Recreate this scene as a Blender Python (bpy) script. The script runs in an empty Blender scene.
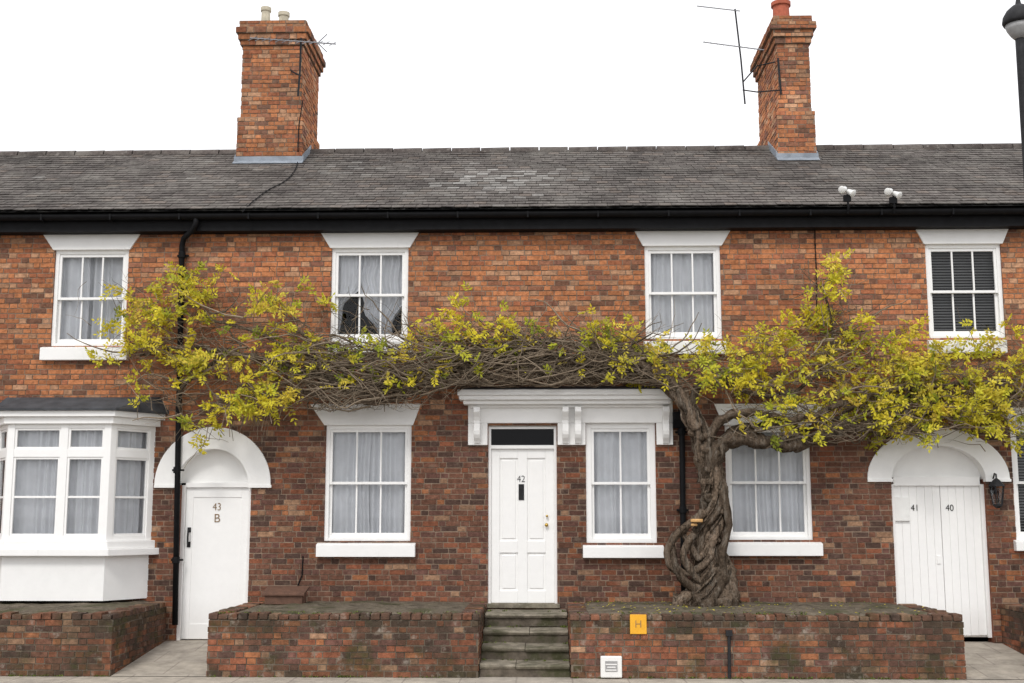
import bpy, math, random
from mathutils import Vector, Euler, noise
random.seed(7)
C = bpy.context
col = C.scene.collection
PI = math.pi
R = math.radians
# ------------------------------------------------------------------ camera
F = 1200.0
PITCH = math.atan(173.5 / F)
CAM = Vector((0.0, -15.3, 1.75))
ROT = Euler((PI / 2 + PITCH, 0, R(1.5)), 'XYZ')
RM = ROT.to_matrix()
cd = bpy.data.cameras.new('camera')
cam = bpy.data.objects.new('camera', cd)
col.objects.link(cam)
cam.location = CAM
cam.rotation_euler = ROT
cd.sensor_width = 36
cd.lens = F / 1024 * 36
cd.clip_end = 2000
C.scene.camera = cam
C.scene.view_settings.view_transform = 'Standard'
C.scene.view_settings.look = 'None'
C.scene.view_settings.exposure = 0


def W(u, v, y=0.0):
    d = RM @ Vector(((u - 512) / F, (341.5 - v) / F, -1))
    t = (y - CAM.y) / d.y
    p = CAM + d * t
    return p.x, p.z


def P(u, v, y=0.0):
    x, z = W(u, v, y)
    return Vector((x, y, z))


def rect(u0, u1, v0, v1, y=0.0):
    a, b, c, d = W(u0, v0, y), W(u1, v0, y), W(u0, v1, y), W(u1, v1, y)
    return ((a[0] + c[0]) / 2, (b[0] + d[0]) / 2, (c[1] + d[1]) / 2, (a[1] + b[1]) / 2)


def spline(pts, n):
    out = []
    m_ = len(pts)
    for i in range(m_ - 1):
        p0, p1, p2, p3 = pts[max(i - 1, 0)], pts[i], pts[i + 1], pts[min(i + 2, m_ - 1)]
        for k in range(n):
            t = k / n
            out.append(.5 * ((2 * p1) + (p2 - p0) * t + (2 * p0 - 5 * p1 + 4 * p2 - p3) * t * t + (3 * p1 - p0 - 3 * p2 + p3) * t ** 3))
    out.append(pts[-1])
    return out


# ------------------------------------------------------------------ materials
def newmat(name):
    m = bpy.data.materials.new(name)
    m.use_nodes = True
    nt = m.node_tree
    b = nt.nodes['Principled BSDF']
    return m, nt, b


def mixc(nt, f, a, b, blend='MIX'):
    n = nt.nodes.new('ShaderNodeMix')
    n.data_type = 'RGBA'
    n.blend_type = blend
    for s, val in ((0, f), (6, a), (7, b)):
        if hasattr(val, 'node'):
            nt.links.new(val, n.inputs[s])
        elif s == 0:
            n.inputs[0].default_value = val
        else:
            n.inputs[s].default_value = (*val, 1)
    return n.outputs[2]


def nz(nt, scale, detail=4, rough=.6, stretch=None):
    tc = nt.nodes.new('ShaderNodeTexCoord')
    mp = nt.nodes.new('ShaderNodeMapping')
    if stretch:
        mp.inputs['Scale'].default_value = stretch
    nt.links.new(tc.outputs['Object'], mp.inputs['Vector'])
    n = nt.nodes.new('ShaderNodeTexNoise')
    n.inputs['Scale'].default_value = scale
    n.inputs['Detail'].default_value = detail
    n.inputs['Roughness'].default_value = rough
    nt.links.new(mp.outputs[0], n.inputs['Vector'])
    return n.outputs['Fac']


def mr(nt, sock, a, b, c, d):
    n = nt.nodes.new('ShaderNodeMapRange')
    nt.links.new(sock, n.inputs[0])
    for i, v in enumerate((a, b, c, d)):
        n.inputs[i + 1].default_value = v
    return n.outputs[0]


def surf(name, color=None, rough=.8, var=.2, vscale=12, bump=.0, bscale=60, dirt=None, metal=0, spec=None, bdist=.01, bstretch=None):
    m, nt, b = newmat(name)
    if color is None:
        at = nt.nodes.new('ShaderNodeAttribute')
        at.attribute_name = 'Col'
        base = at.outputs['Color']
    else:
        rgb = nt.nodes.new('ShaderNodeRGB')
        rgb.outputs[0].default_value = (*color, 1)
        base = rgb.outputs[0]
    if var:
        g = mr(nt, nz(nt, vscale, 6, .65), .3, .7, 1 - var, 1 + var)
        cb = nt.nodes.new('ShaderNodeCombineColor')
        for i in range(3):
            nt.links.new(g, cb.inputs[i])
        base = mixc(nt, 1.0, base, cb.outputs[0], 'MULTIPLY')
    for d in (dirt or []):
        dc, ds, lo, hi, amt, st = d
        base = mixc(nt, mr(nt, nz(nt, ds, 6, .65, st), lo, hi, 0, amt), base, dc)
    nt.links.new(base, b.inputs['Base Color'])
    b.inputs['Roughness'].default_value = rough
    b.inputs['Metallic'].default_value = metal
    if spec is not None:
        b.inputs['Specular IOR Level'].default_value = spec
    if bump:
        bp = nt.nodes.new('ShaderNodeBump')
        bp.inputs['Strength'].default_value = bump
        bp.inputs['Distance'].default_value = bdist
        nt.links.new(nz(nt, bscale, 5, .6, bstretch), bp.inputs['Height'])
        nt.links.new(bp.outputs[0], b.inputs['Normal'])
    return m


M = {}
M['brick'] = surf('brick', None, .9, .38, 20, .7, 70, [((.065, .048, .04), .9, .50, .82, .5, None), ((.44, .33, .24), 6, .58, .8, .42, None), ((.05, .037, .032), 12, .57, .76, .6, None)], spec=.12)
M['mortar'] = surf('mortar', (.26, .19, .14), .95, .35, 9, .5, 90, [((.09, .07, .055), 1.3, .5, .75, .6, None), ((.40, .33, .26), 5, .56, .75, .5, None)], spec=.1)
M['planter_brick'] = surf('planter_brick', None, .9, .45, 16, .7, 70, [((.042, .036, .027), 1.5, .40, .64, .72, (1, 1, .9)), ((.44, .40, .34), 7, .58, .74, .55, None), ((.06, .07, .025), 3.0, .54, .70, .6, None)], spec=.1)
M['planter_mortar'] = surf('planter_mortar', (.18, .145, .11), .95, .4, 7, .5, 90, [((.045, .042, .03), 1.6, .45, .7, .75, None)], spec=.1)
M['white'] = surf('white_paint', (.88, .875, .86), .55, .03, 5, .12, 40, [((.45, .42, .36), 3.2, .63, .88, .28, (5, 5, .8)), ((.55, .52, .47), 1.2, .64, .9, .2, None)], spec=.35)
M['white_wood'] = surf('white_gloss_wood', (.89, .885, .87), .42, .02, 9, .08, 30, [((.55, .52, .47), 4, .65, .9, .22, (6, 6, .7))], spec=.4)
M['black'] = surf('black_paint', (.008, .008, .009), .6, .3, 9, .1, 30, spec=.12)
M['iron'] = surf('dark_iron', (.022, .022, .024), .6, .3, 20, .1, 60, spec=.2)
M['slate'] = surf('slate', None, .85, .40, 22, .5, 50, [((.235, .22, .20), 1.5, .46, .74, .5, None), ((.24, .225, .20), 4.5, .5, .72, .5, None), ((.40, .38, .35), 11, .60, .76, .5, None), ((.035, .031, .030), 1.1, .52, .8, .55, None)], spec=.1)
M['lead'] = surf('lead', (.25, .28, .32), .55, .3, 6, .2, 20, spec=.3)
M['dark_lead'] = surf('dark_lead', (.06, .062, .068), .7, .35, 6, .2, 20, spec=.2)
M['stone'] = surf('step_stone', (.24, .21, .165), .9, .45, 9, .7, 40, [((.055, .056, .028), 3, .44, .64, .75, None), ((.40, .37, .31), 5, .6, .75, .5, None)], spec=.15)
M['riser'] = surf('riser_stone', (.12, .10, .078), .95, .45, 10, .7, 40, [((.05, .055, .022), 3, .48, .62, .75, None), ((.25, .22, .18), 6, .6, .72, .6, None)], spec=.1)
M['bed'] = surf('planter_top', (.15, .125, .095), .95, .45, 9, .9, 35, [((.06, .065, .03), 2.2, .46, .62, .75, None), ((.045, .038, .03), 5, .52, .7, .7, None), ((.34, .3, .24), 8, .62, .72, .6, None)], spec=.05, bdist=.02)
M['bark'] = surf('bark', None, .95, .5, 36, 1.0, 42, [((.36, .315, .26), 9, .5, .68, .6, (2, 2, .3)), ((.022, .016, .012), 11, .52, .66, .85, (2.2, 2.2, .28))], spec=.05, bdist=.05, bstretch=(1.8, 1.8, .28))
M['twig'] = surf('twig_bark', None, .95, .3, 30, 0, spec=.05)
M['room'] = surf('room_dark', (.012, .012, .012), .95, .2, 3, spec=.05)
M['blacked_pane'] = surf('blacked_pane', (.004, .004, .005), .12, .1, 3, spec=.14)  # opaque black pane, darkness behind the transom put into its colour
M['blind'] = surf('blind_slat', (.19, .19, .19), .5, .1, 3)
M['terracotta'] = surf('terracotta', (.42, .11, .06), .85, .25, 12, .3, 30)
M['cream_pot'] = surf('cream_clay', (.52, .47, .36), .85, .25, 12, .3, 30)
M['cement'] = surf('cement', (.26, .24, .22), .95, .3, 8, .5, 30)
M['alu'] = surf('aluminium', (.22, .22, .23), .5, .15, 10, metal=.5)
M['yellow'] = surf('yellow_plate', (.80, .40, .02), .5, .1, 20, dirt=[((.4, .2, .03), 20, .6, .8, .4, None)])
M['brass'] = surf('brass', (.55, .36, .09), .3, .1, 20, metal=.9)
M['wood'] = surf('brown_wood', (.12, .06, .038), .8, .3, 14, .4, 60)
M['numeral'] = surf('brown_numeral', (.24, .155, .08), .6, .1, 20)
M['grey'] = surf('grey_panel', (.32, .32, .32), .6, .15, 20)
M['plastic'] = surf('white_plastic', (.8, .8, .78), .4, .05, 10, dirt=[((.3, .28, .24), 12, .6, .8, .4, None)])
M['fungus'] = surf('fungus', (.62, .36, .14), .7, .3, 30, .3, 60)
M['asphalt'] = surf('asphalt', (.05, .05, .052), .9, .25, 40, .5, 120)
M['earth'] = surf('ground_earth', (.09, .085, .07), .95, .3, 1, 0)
M['kerb'] = surf('kerb_stone', (.3, .29, .27), .9, .2, 8, .3, 50)
M['moss'] = surf('moss', None, .95, .3, 30, 0, spec=.05)


def paving(name, c1, c2, mort, bw, bh, bscale=1.0):
    m, nt, b = newmat(name)
    tc = nt.nodes.new('ShaderNodeTexCoord')
    br = nt.nodes.new('ShaderNodeTexBrick')
    br.inputs['Color1'].default_value = (*c1, 1)
    br.inputs['Color2'].default_value = (*c2, 1)
    br.inputs['Mortar'].default_value = (*mort, 1)
    br.inputs['Scale'].default_value = bscale
    br.inputs['Mortar Size'].default_value = .01
    br.inputs['Brick Width'].default_value = bw
    br.inputs['Row Height'].default_value = bh
    nt.links.new(tc.outputs['Object'], br.inputs['Vector'])
    g = mr(nt, nz(nt, 5, 8, .7), .3, .7, .65, 1.2)
    cb = nt.nodes.new('ShaderNodeCombineColor')
    for i in range(3):
        nt.links.new(g, cb.inputs[i])
    base = mixc(nt, 1.0, br.outputs['Color'], cb.outputs[0], 'MULTIPLY')
    base = mixc(nt, mr(nt, nz(nt, 2, 6, .7), .5, .75, 0, .6), base, (.14, .12, .10))
    nt.links.new(base, b.inputs['Base Color'])
    b.inputs['Roughness'].default_value = .9
    bp = nt.nodes.new('ShaderNodeBump')
    bp.inputs['Strength'].default_value = .4
    bp.inputs['Distance'].default_value = .01
    nt.links.new(nz(nt, 60, 5, .7), bp.inputs['Height'])
    nt.links.new(bp.outputs[0], b.inputs['Normal'])
    return m


M['paving'] = paving('paving', (.44, .39, .32), (.40, .355, .30), (.3, .26, .22), .6, .6)

# glass
m, nt, b = newmat('window_glass')
nt.nodes.remove(b)
out = nt.nodes['Material Output']
tr = nt.nodes.new('ShaderNodeBsdfTransparent')
tr.inputs[0].default_value = (.95, .96, .965, 1)
gl = nt.nodes.new('ShaderNodeBsdfGlossy')
gl.inputs['Roughness'].default_value = .02
fr = nt.nodes.new('ShaderNodeFresnel')
fr.inputs['IOR'].default_value = 1.45
mx = nt.nodes.new('ShaderNodeMixShader')
nt.links.new(mr(nt, fr.outputs[0], 0, 1, 0, .8), mx.inputs[0])
nt.links.new(tr.outputs[0], mx.inputs[1])
nt.links.new(gl.outputs[0], mx.inputs[2])
nt.links.new(mx.outputs[0], out.inputs[0])
M['glass'] = m


def translucent(name, color, amt, var, vscale):
    m, nt, b = newmat(name)
    out = nt.nodes['Material Output']
    if color is None:
        at = nt.nodes.new('ShaderNodeAttribute')
        at.attribute_name = 'Col'
        base = at.outputs['Color']
    else:
        base = mixc(nt, mr(nt, nz(nt, vscale), .3, .7, 0, 1), tuple(c * (1 - var) for c in color), color)
    nt.links.new(base, b.inputs['Base Color'])
    b.inputs['Roughness'].default_value = .6
    b.inputs['Specular IOR Level'].default_value = .2
    t = nt.nodes.new('ShaderNodeBsdfTranslucent')
    nt.links.new(base, t.inputs[0])
    mx = nt.nodes.new('ShaderNodeMixShader')
    mx.inputs[0].default_value = amt
    nt.links.new(b.outputs[0], mx.inputs[1])
    nt.links.new(t.outputs[0], mx.inputs[2])
    nt.links.new(mx.outputs[0], out.inputs[0])
    return m


M['leaf'] = translucent('leaf', None, .35, 0, 1)
M['curtain'] = translucent('curtain_cloth', (.84, .85, .88), .04, .16, 3)


# ------------------------------------------------------------------ mesh builder
BASE = {}


class MB:
    def __init__(s):
        s.v, s.f, s.c, s.m = [], [], [], []

    def face(s, pts, c=(1, 1, 1), m=0):
        i = len(s.v)
        s.v.extend(tuple(p) for p in pts)
        s.f.append(tuple(range(i, i + len(pts))))
        s.c.append(c)
        s.m.append(m)

    def idx(s, faces, c, m):
        for f in faces:
            s.f.append(f)
            s.c.append(c)
            s.m.append(m)

    def box(s, x0, x1, y0, y1, z0, z1, c=(1, 1, 1), m=0):
        i = len(s.v)
        s.v += [(x0, y0, z0), (x1, y0, z0), (x1, y1, z0), (x0, y1, z0), (x0, y0, z1), (x1, y0, z1), (x1, y1, z1), (x0, y1, z1)]
        s.idx([(i, i + 3, i + 2, i + 1), (i + 4, i + 5, i + 6, i + 7), (i, i + 1, i + 5, i + 4), (i + 1, i + 2, i + 6, i + 5),
               (i + 2, i + 3, i + 7, i + 6), (i + 3, i, i + 4, i + 7)], c, m)

    def obox(s, o, ux, n, s0, s1, d0, d1, z0, z1, c=(1, 1, 1), m=0, back=True):
        i = len(s.v)
        for z in (z0, z1):
            for (a, d) in ((s0, d1), (s1, d1), (s1, d0), (s0, d0)):
                s.v.append((o[0] + ux[0] * a + n[0] * d, o[1] + ux[1] * a + n[1] * d, o[2] + z))
        fs = [(i, i + 3, i + 2, i + 1), (i + 4, i + 5, i + 6, i + 7), (i, i + 1, i + 5, i + 4), (i + 1, i + 2, i + 6, i + 5), (i + 3, i, i + 4, i + 7)]
        if back:
            fs.append((i + 2, i + 3, i + 7, i + 6))
        s.idx(fs, c, m)

    def prism_y(s, poly, y0, y1, c=(1, 1, 1), m=0):
        n = len(poly)
        i = len(s.v)
        s.v += [(x, y0, z) for x, z in poly] + [(x, y1, z) for x, z in poly]
        fs = [tuple(range(i, i + n)), tuple(range(i + 2 * n - 1, i + n - 1, -1))]
        fs += [(i + k, i + n + k, i + n + (k + 1) % n, i + (k + 1) % n) for k in range(n)]
        s.idx(fs, c, m)

    def prism_x(s, prof, x0, x1, c=(1, 1, 1), m=0):
        n = len(prof)
        i = len(s.v)
        s.v += [(x0, y, z) for y, z in prof] + [(x1, y, z) for y, z in prof]
        fs = [tuple(range(i, i + n)), tuple(range(i + 2 * n - 1, i + n - 1, -1))]
        fs += [(i + k, i + n + k, i + n + (k + 1) % n, i + (k + 1) % n) for k in range(n)]
        s.idx(fs, c, m)

    def prism_z(s, poly, z0, z1, c=(1, 1, 1), m=0):
        n = len(poly)
        i = len(s.v)
        s.v += [(x, y, z0) for x, y in poly] + [(x, y, z1) for x, y in poly]
        fs = [tuple(range(i, i + n)), tuple(range(i + 2 * n - 1, i + n - 1, -1))]
        fs += [(i + k, i + n + k, i + n + (k + 1) % n, i + (k + 1) % n) for k in range(n)]
        s.idx(fs, c, m)

    def tube(s, path, rad, sides=6, c=(1, 1, 1), m=0, cap=True, flute=None):
        path = [Vector(p) for p in path]
        n = len(path)
        i0 = len(s.v)
        prev = None
        for k in range(n):
            t = (path[min(k + 1, n - 1)] - path[max(k - 1, 0)])
            if t.length < 1e-9:
                t = Vector((0, 0, 1))
            t.normalize()
            if prev is None:
                a = Vector((0, 1, 0)) if abs(t.y) < .8 else Vector((1, 0, 0))
                nx = t.cross(a).normalized()
            else:
                nx = (prev - t * prev.dot(t)).normalized()
            prev = nx
            ny = t.cross(nx)
            r = rad[k] if hasattr(rad, '__len__') else rad
            for j in range(sides):
                a = 2 * PI * j / sides
                rr = r * (flute(k / (n - 1), a, path[k]) if flute else 1)
                s.v.append(tuple(path[k] + nx * (math.cos(a) * rr) + ny * (math.sin(a) * rr)))
        fs = []
        for k in range(n - 1):
            for j in range(sides):
                a = i0 + k * sides + j
                b2 = i0 + k * sides + (j + 1) % sides
                fs.append((a, b2, b2 + sides, a + sides))
        if cap:
            fs.append(tuple(range(i0 + sides - 1, i0 - 1, -1)))
            fs.append(tuple(range(i0 + (n - 1) * sides, i0 + n * sides)))
        s.idx(fs, c, m)

    def lathe(s, cx, cy, prof, sides=16, c=(1, 1, 1), m=0):
        s.tube([(cx, cy, z) for r, z in prof], [max(r, .0005) for r, z in prof], sides, c, m)

    def build(s, name, mats, parent=None, smooth=False, bevel=0, loc=None):
        if not isinstance(mats, (list, tuple)):
            mats = [mats]
        base = Vector(loc) if loc else (BASE.get(parent.name, Vector()) if parent else Vector())
        me = bpy.data.meshes.new(name)
        bx, by, bz = base
        me.from_pydata([(x - bx, y - by, z - bz) for x, y, z in s.v], [], s.f)
        at = me.color_attributes.new('Col', 'FLOAT_COLOR', 'CORNER')
        buf = []
        for f, c in zip(s.f, s.c):
            buf.extend((c[0], c[1], c[2], 1.0) * len(f))
        at.data.foreach_set('color', buf)
        me.polygons.foreach_set('material_index', s.m)
        if smooth:
            me.polygons.foreach_set('use_smooth', [True] * len(s.f))
        for mm in mats:
            me.materials.append(mm)
        o = bpy.data.objects.new(name, me)
        col.objects.link(o)
        if parent:
            o.parent = parent
            BASE[o.name] = base
        elif loc:
            o.location = loc
            BASE[o.name] = base
        if bevel:
            bm = o.modifiers.new('bevel', 'BEVEL')
            bm.width = bevel
            bm.segments = 2
            bm.limit_method = 'ANGLE'
        return o


def tag(o, label=None, cat=None, group=None, kind=None):
    if label:
        o['label'] = label
    if cat:
        o['category'] = cat
    if group:
        o['group'] = group
    if kind:
        o['kind'] = kind
    return o


def empty(name, loc, label, cat, group=None):
    o = bpy.data.objects.new(name, None)
    col.objects.link(o)
    o.location = loc
    o.empty_display_size = .2
    BASE[o.name] = Vector(loc)
    return tag(o, label, cat, group)


def text_mesh(name, txt, loc, size, mat, parent, depth=.004, sx=1.0):
    cu = bpy.data.curves.new(name + '_c', 'FONT')
    cu.body = txt
    cu.size = size
    cu.extrude = depth
    cu.align_x = 'CENTER'
    cu.align_y = 'CENTER'
    cu.offset = -.0015
    ob = bpy.data.objects.new(name + '_t', cu)
    col.objects.link(ob)
    C.view_layer.update()
    dg = C.evaluated_depsgraph_get()
    me = bpy.data.meshes.new_from_object(ob.evaluated_get(dg))
    bpy.data.objects.remove(ob)
    bpy.data.curves.remove(cu)
    me.name = name
    me.materials.clear()
    me.materials.append(mat)
    o = bpy.data.objects.new(name, me)
    col.objects.link(o)
    base = BASE.get(parent.name, Vector()) if parent else Vector()
    o.parent = parent
    o.location = Vector(loc) - base
    o.rotation_euler = (PI / 2, 0, 0)
    o.scale = (sx, 1, 1)
    return o


# ------------------------------------------------------------------ bricks
def rsub(rs, h):
    out = []
    for (a, b, c, d) in rs:
        x0, x1, z0, z1 = max(a, h[0]), min(b, h[1]), max(c, h[2]), min(d, h[3])
        if x0 >= x1 or z0 >= z1:
            out.append((a, b, c, d))
            continue
        if a < x0: out.append((a, x0, c, d))
        if x1 < b: out.append((x1, b, c, d))
        if c < z0: out.append((x0, x1, c, z0))
        if z1 < d: out.append((x0, x1, z1, d))
    return out


def bricks(mb, o, ux, n, Wd, H, holes, cf, L=.185, B=.088, h=.055, mo=.012, proud=.007, backing=True):
    o = Vector(o)
    if backing:
        rs = [(0, Wd, 0, H)]
        for hl in holes:
            rs = rsub(rs, hl)
        for (a, b, c, d) in rs:
            mb.face([o + Vector(ux) * s + Vector((0, 0, z)) for s, z in ((a, c), (b, c), (b, d), (a, d))], (1, 1, 1), 1)
    rows = int(H / (h + mo) + .5)
    rh = H / rows
    per = L + B + 2 * mo
    for r in range(rows):
        z0, z1 = r * rh + mo / 2, (r + 1) * rh - mo / 2
        s = -per / 2 * (r % 2) - .02 - random.random() * .04
        k = 0
        while s < Wd:
            ln = (B if k % 2 else L)
            ln += random.uniform(-.012, .012)
            a, b = max(s, 0.0), min(s + ln, Wd)
            if b - a > .02:
                rs = [(a, b, z0, z1)]
                for hl in holes:
                    rs = rsub(rs, hl)
                pr = proud + random.uniform(-.004, .004)
                c = cf(o.x + ux[0] * (a + b) / 2, o.z + (z0 + z1) / 2, k % 2)
                for q in rs:
                    if q[1] - q[0] > .012 and q[3] - q[2] > .008:
                        mb.obox(o, ux, n, q[0], q[1], 0, pr, q[2] + random.uniform(-.003, .003), q[3] + random.uniform(-.003, .003), c, 0, False)
            s += ln + mo
            k += 1


def sst(x, a, b):
    t = min(max((x - a) / (b - a), 0), 1)
    return t * t * (3 - 2 * t)


PAL = [(.45, .178, .078), (.335, .118, .062), (.215, .10, .066), (.088, .06, .051), (.45, .27, .165), (.165, .082, .067)]


def pick(w, mean=None, amt=.0, lo=.74, hi=1.2):
    if len(w) < 6:
        w = list(w) + [.05]
    c = random.choices(PAL, w)[0]
    k = random.uniform(lo, hi)
    c = tuple(v * k for v in c)
    if mean:
        c = tuple(a * (1 - amt) + b * amt for a, b in zip(c, mean))
    return c


def cf_wall(x, z, hd):
    n1 = noise.noise((x * .8, z * 1.1, 3.1))
    n2 = noise.noise((x * .5 + 9, z * .6, 7.7))
    n3 = noise.noise((x * 2.1, z * 2.6, 17.7))
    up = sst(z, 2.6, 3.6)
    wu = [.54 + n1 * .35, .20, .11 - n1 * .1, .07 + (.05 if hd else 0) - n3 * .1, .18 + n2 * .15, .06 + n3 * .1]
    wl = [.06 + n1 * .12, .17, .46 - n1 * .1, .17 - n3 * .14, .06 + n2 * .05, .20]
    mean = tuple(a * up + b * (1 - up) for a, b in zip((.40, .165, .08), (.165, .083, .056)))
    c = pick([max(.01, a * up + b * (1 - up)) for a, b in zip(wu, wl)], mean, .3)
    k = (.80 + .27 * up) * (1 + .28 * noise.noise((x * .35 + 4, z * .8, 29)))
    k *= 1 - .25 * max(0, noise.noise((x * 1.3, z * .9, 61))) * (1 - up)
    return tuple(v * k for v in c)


def cf_chim(x, z, hd):
    c = pick([.50, .20, .12, .06, .20], (.37, .165, .088), .3)
    k = 1.05 + .5 * noise.noise((x * 1.6, z * 1.2, 31)) - .25 * sst(z, 8.6, 9.4)
    return tuple(v * max(.35, k) for v in c)


def cf_plant(top):
    def f(x, z, hd):
        n1 = noise.noise((x * 1.2, z * 2, 5))
        t = sst(z, top - .3, top)
        c = pick([.09 + .1 * n1, .32, .40, .12 + .25 * t, .09, .14], (.20, .094, .064), .25)
        g = t * max(0, noise.noise((x * 2.2, z * 3, 15)) + .4)
        g2 = (1 - sst(z, 0, .25)) * max(0, noise.noise((x * 1.7, z * 3, 45)) + .25)
        g = min(.85, g + g2)
        c = tuple(a * (1 - g) + b2 * g for a, b2 in zip(c, (.062, .06, .034)))
        return tuple(v * .95 for v in c)
    return f


# ------------------------------------------------------------------ building
house = empty('terraced_house', (0, 0, 0), 'long two storey red brick terrace with slate roof, white sash windows and white doors', 'house')
HOLES = []


def sheet_curtain(mb, x0, x1, z0, z1, y, freq=48, amp=.022, edge0=None, edge1=None, ph=None):
    ph = random.random() * 9 if ph is None else ph
    nx = max(8, int((x1 - x0) * 110))
    nzr = 14
    i = len(mb.v)
    for r in range(nzr + 1):
        t = r / nzr
        z = z1 + (z0 - z1) * t
        a = x0 if edge0 is None else edge0(t)
        b = x1 if edge1 is None else edge1(t)
        for k in range(nx + 1):
            s = k / nx
            X = x0 + (x1 - x0) * s
            d = amp * (math.sin(X * freq + ph + 1.3 * math.sin(X * 11 + ph)) + .5 * noise.noise((X * 14, ph, t * 1.2)))
            mb.v.append((a + (b - a) * s, y + d * (.6 + .4 * t), z))
    mb.idx([(i + r * (nx + 1) + k, i + r * (nx + 1) + k + 1, i + (r + 1) * (nx + 1) + k + 1, i + (r + 1) * (nx + 1) + k)
            for r in range(nzr) for k in range(nx)], (1, 1, 1), 0)


def window(u0, u1, v0, v1, cols, lintel=None, sill=None, style='full', fw=.05):
    x0, x1, z0, z1 = rect(u0, u1, v0, v1)
    HOLES.append((x0, x1, z0, z1))
    mb = MB()
    # box frame
    ya, yb = .018, .13
    mb.box(x0, x0 + fw, ya, yb, z0, z1)
    mb.box(x1 - fw, x1, ya, yb, z0, z1)
    mb.box(x0 + fw, x1 - fw, ya, yb, z1 - fw, z1)
    mb.box(x0 + fw, x1 - fw, ya + .004, yb, z0, z0 + fw * .8)
    a, b, c, d = x0 + fw, x1 - fw, z0 + fw * .8, z1 - fw
    mid = (c + d) / 2

    def sash(zl, zh, y, lo, hi):
        st = .035
        mb.box(a, a + st, y, y + .035, zl, zh)
        mb.box(b - st, b, y, y + .035, zl, zh)
        mb.box(a + st, b - st, y + .002, y + .033, zl, zl + lo)
        mb.box(a + st, b - st, y + .002, y + .033, zh - hi, zh)
        for k in range(1, cols):
            xc = a + st + (b - a - 2 * st) * k / cols
            mb.box(xc - .011, xc + .011, y + .006, y + .03, zl + lo, zh - hi)
    sash(mid - .018, d, .03, .034, .04)
    sash(c, mid + .018, .068, .06, .034)
    w = mb.build('window', M['white_wood'], house, bevel=.003)
    g = MB()
    g.face([(a, .05, mid), (b, .05, mid), (b, .05, d), (a, .05, d)])
    g.face([(a, .088, c), (b, .088, c), (b, .088, mid), (a, .088, mid)])
    g.build('pane', M['glass'], w)
    k = MB()
    if style == 'blind':
        n = int((d - c) / .036)
        for i in range(n):
            z = c + (i + .5) * (d - c) / n
            k.prism_x([(.14, z - .009), (.143, z - .011), (.16, z + .009), (.157, z + .011)], a, b)
        k.build('blind', M['blind'], w)
    else:
        yc = .14
        wd = b - a
        if style == 'full':
            mx_ = (a + b) / 2 + random.uniform(-.08, .08)
            sheet_curtain(k, a - .02, mx_ + .02, c - .02, d + .02, yc, amp=.028, edge1=lambda t: mx_ + .02 - .03 * math.sin(t * 3))
            sheet_curtain(k, mx_ - .01, b + .02, c - .02, d + .02, yc + .02, amp=.028)
        elif style == 'gap':
            g0 = a + wd * .42
            sheet_curtain(k, a - .02, g0, c - .02, d + .02, yc, amp=.03, edge1=lambda t: g0 + .02 * math.sin(t * 2.6))
            sheet_curtain(k, g0 - .06, b + .02, c - .02, d + .02, yc + .06, amp=.036, edge0=lambda t: g0 - .06)
        elif style == 'parted':
            sheet_curtain(k, a - .02, a + wd * .4, c - .02, d + .02, yc, freq=70,
                          edge1=lambda t: a + wd * (.36 - .27 * sst(t, .38, .62) - .05 * sst(t, .7, 1)))
            sheet_curtain(k, a + wd * .3, b + .02, c - .02, d + .02, yc + .02, freq=70, amp=.03,
                          edge0=lambda t: a + wd * (.30 + .12 * sst(t, .42, .6) + .22 * sst(t, .66, .98) + .03 * math.sin(t * 17)),
                          edge1=lambda t: b + .02 - wd * (.20 * sst(t, .5, .8)) + .012 * math.sin(t * 13))
        k.build('curtain', M['curtain'], w, smooth=True)
    if lintel:
        t0, t1, vt = lintel
        tx0, tx1, _, zt = rect(t0, t1, vt, v0)
        l = MB()
        l.prism_y([(x0 - .02, z1 - .004), (x1 + .02, z1 - .004), (tx1, zt), (tx0, zt)], -.035, .05)
        l.build('lintel', M['white'], w, bevel=.006)
    if sill:
        s0, s1, sv0, sv1 = sill
        sx0, sx1, sz0, sz1 = rect(s0, s1, sv0, sv1, -.08)
        l = MB()
        l.prism_x([(-.095, sz0), (-.095, sz1 - .02), (.06, sz1 + .012), (.06, sz0)], sx0, sx1)
        l.build('sill', M['white'], w, bevel=.006)
    return w


window(53, 127, 250, 346, 3, (41, 143, 231), (40, 127, 346, 360), 'gap')
window(331, 408, 248, 341, 3, (318, 422, 228), (327, 412, 340, 353), 'parted')
window(645, 721, 246, 339, 3, (631, 734, 225), (644, 727, 340, 354), 'full')
window(927, 1003, 244, 338, 3, (912, 1011, 223), (929, 1007, 339, 353), 'blind')
window(325, 411, 425, 541, 3, (310, 421, 404), (316, 415, 543, 557), 'full')
window(586, 656, 423, 543, 2, None, (583, 664, 545, 558), 'full', fw=.07)
window(726, 811, 425, 540, 3, (714, 824, 404), (726, 823, 542, 556), 'full')
window(1013, 1098, 425, 540, 3, (1000, 1110, 404), (1016, 1102, 540, 551), 'blind')

# ---- bay window
BY = -.55
bx0, bx1 = W(4, 500, BY)[0], W(108, 500, BY)[0]
wx1 = W(153, 500, 0)[0]
wx0 = bx0 - (wx1 - bx1)


def zb(v):
    return W(60, v, BY)[1]


def bay_poly(e, back=.0):
    k = e * .41
    return [(wx0 - e - k * .5, back), (wx1 + e + k * .5, back), (bx1 + k + e * .3, BY - e), (bx0 - k - e * .3, BY - e)]


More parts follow.
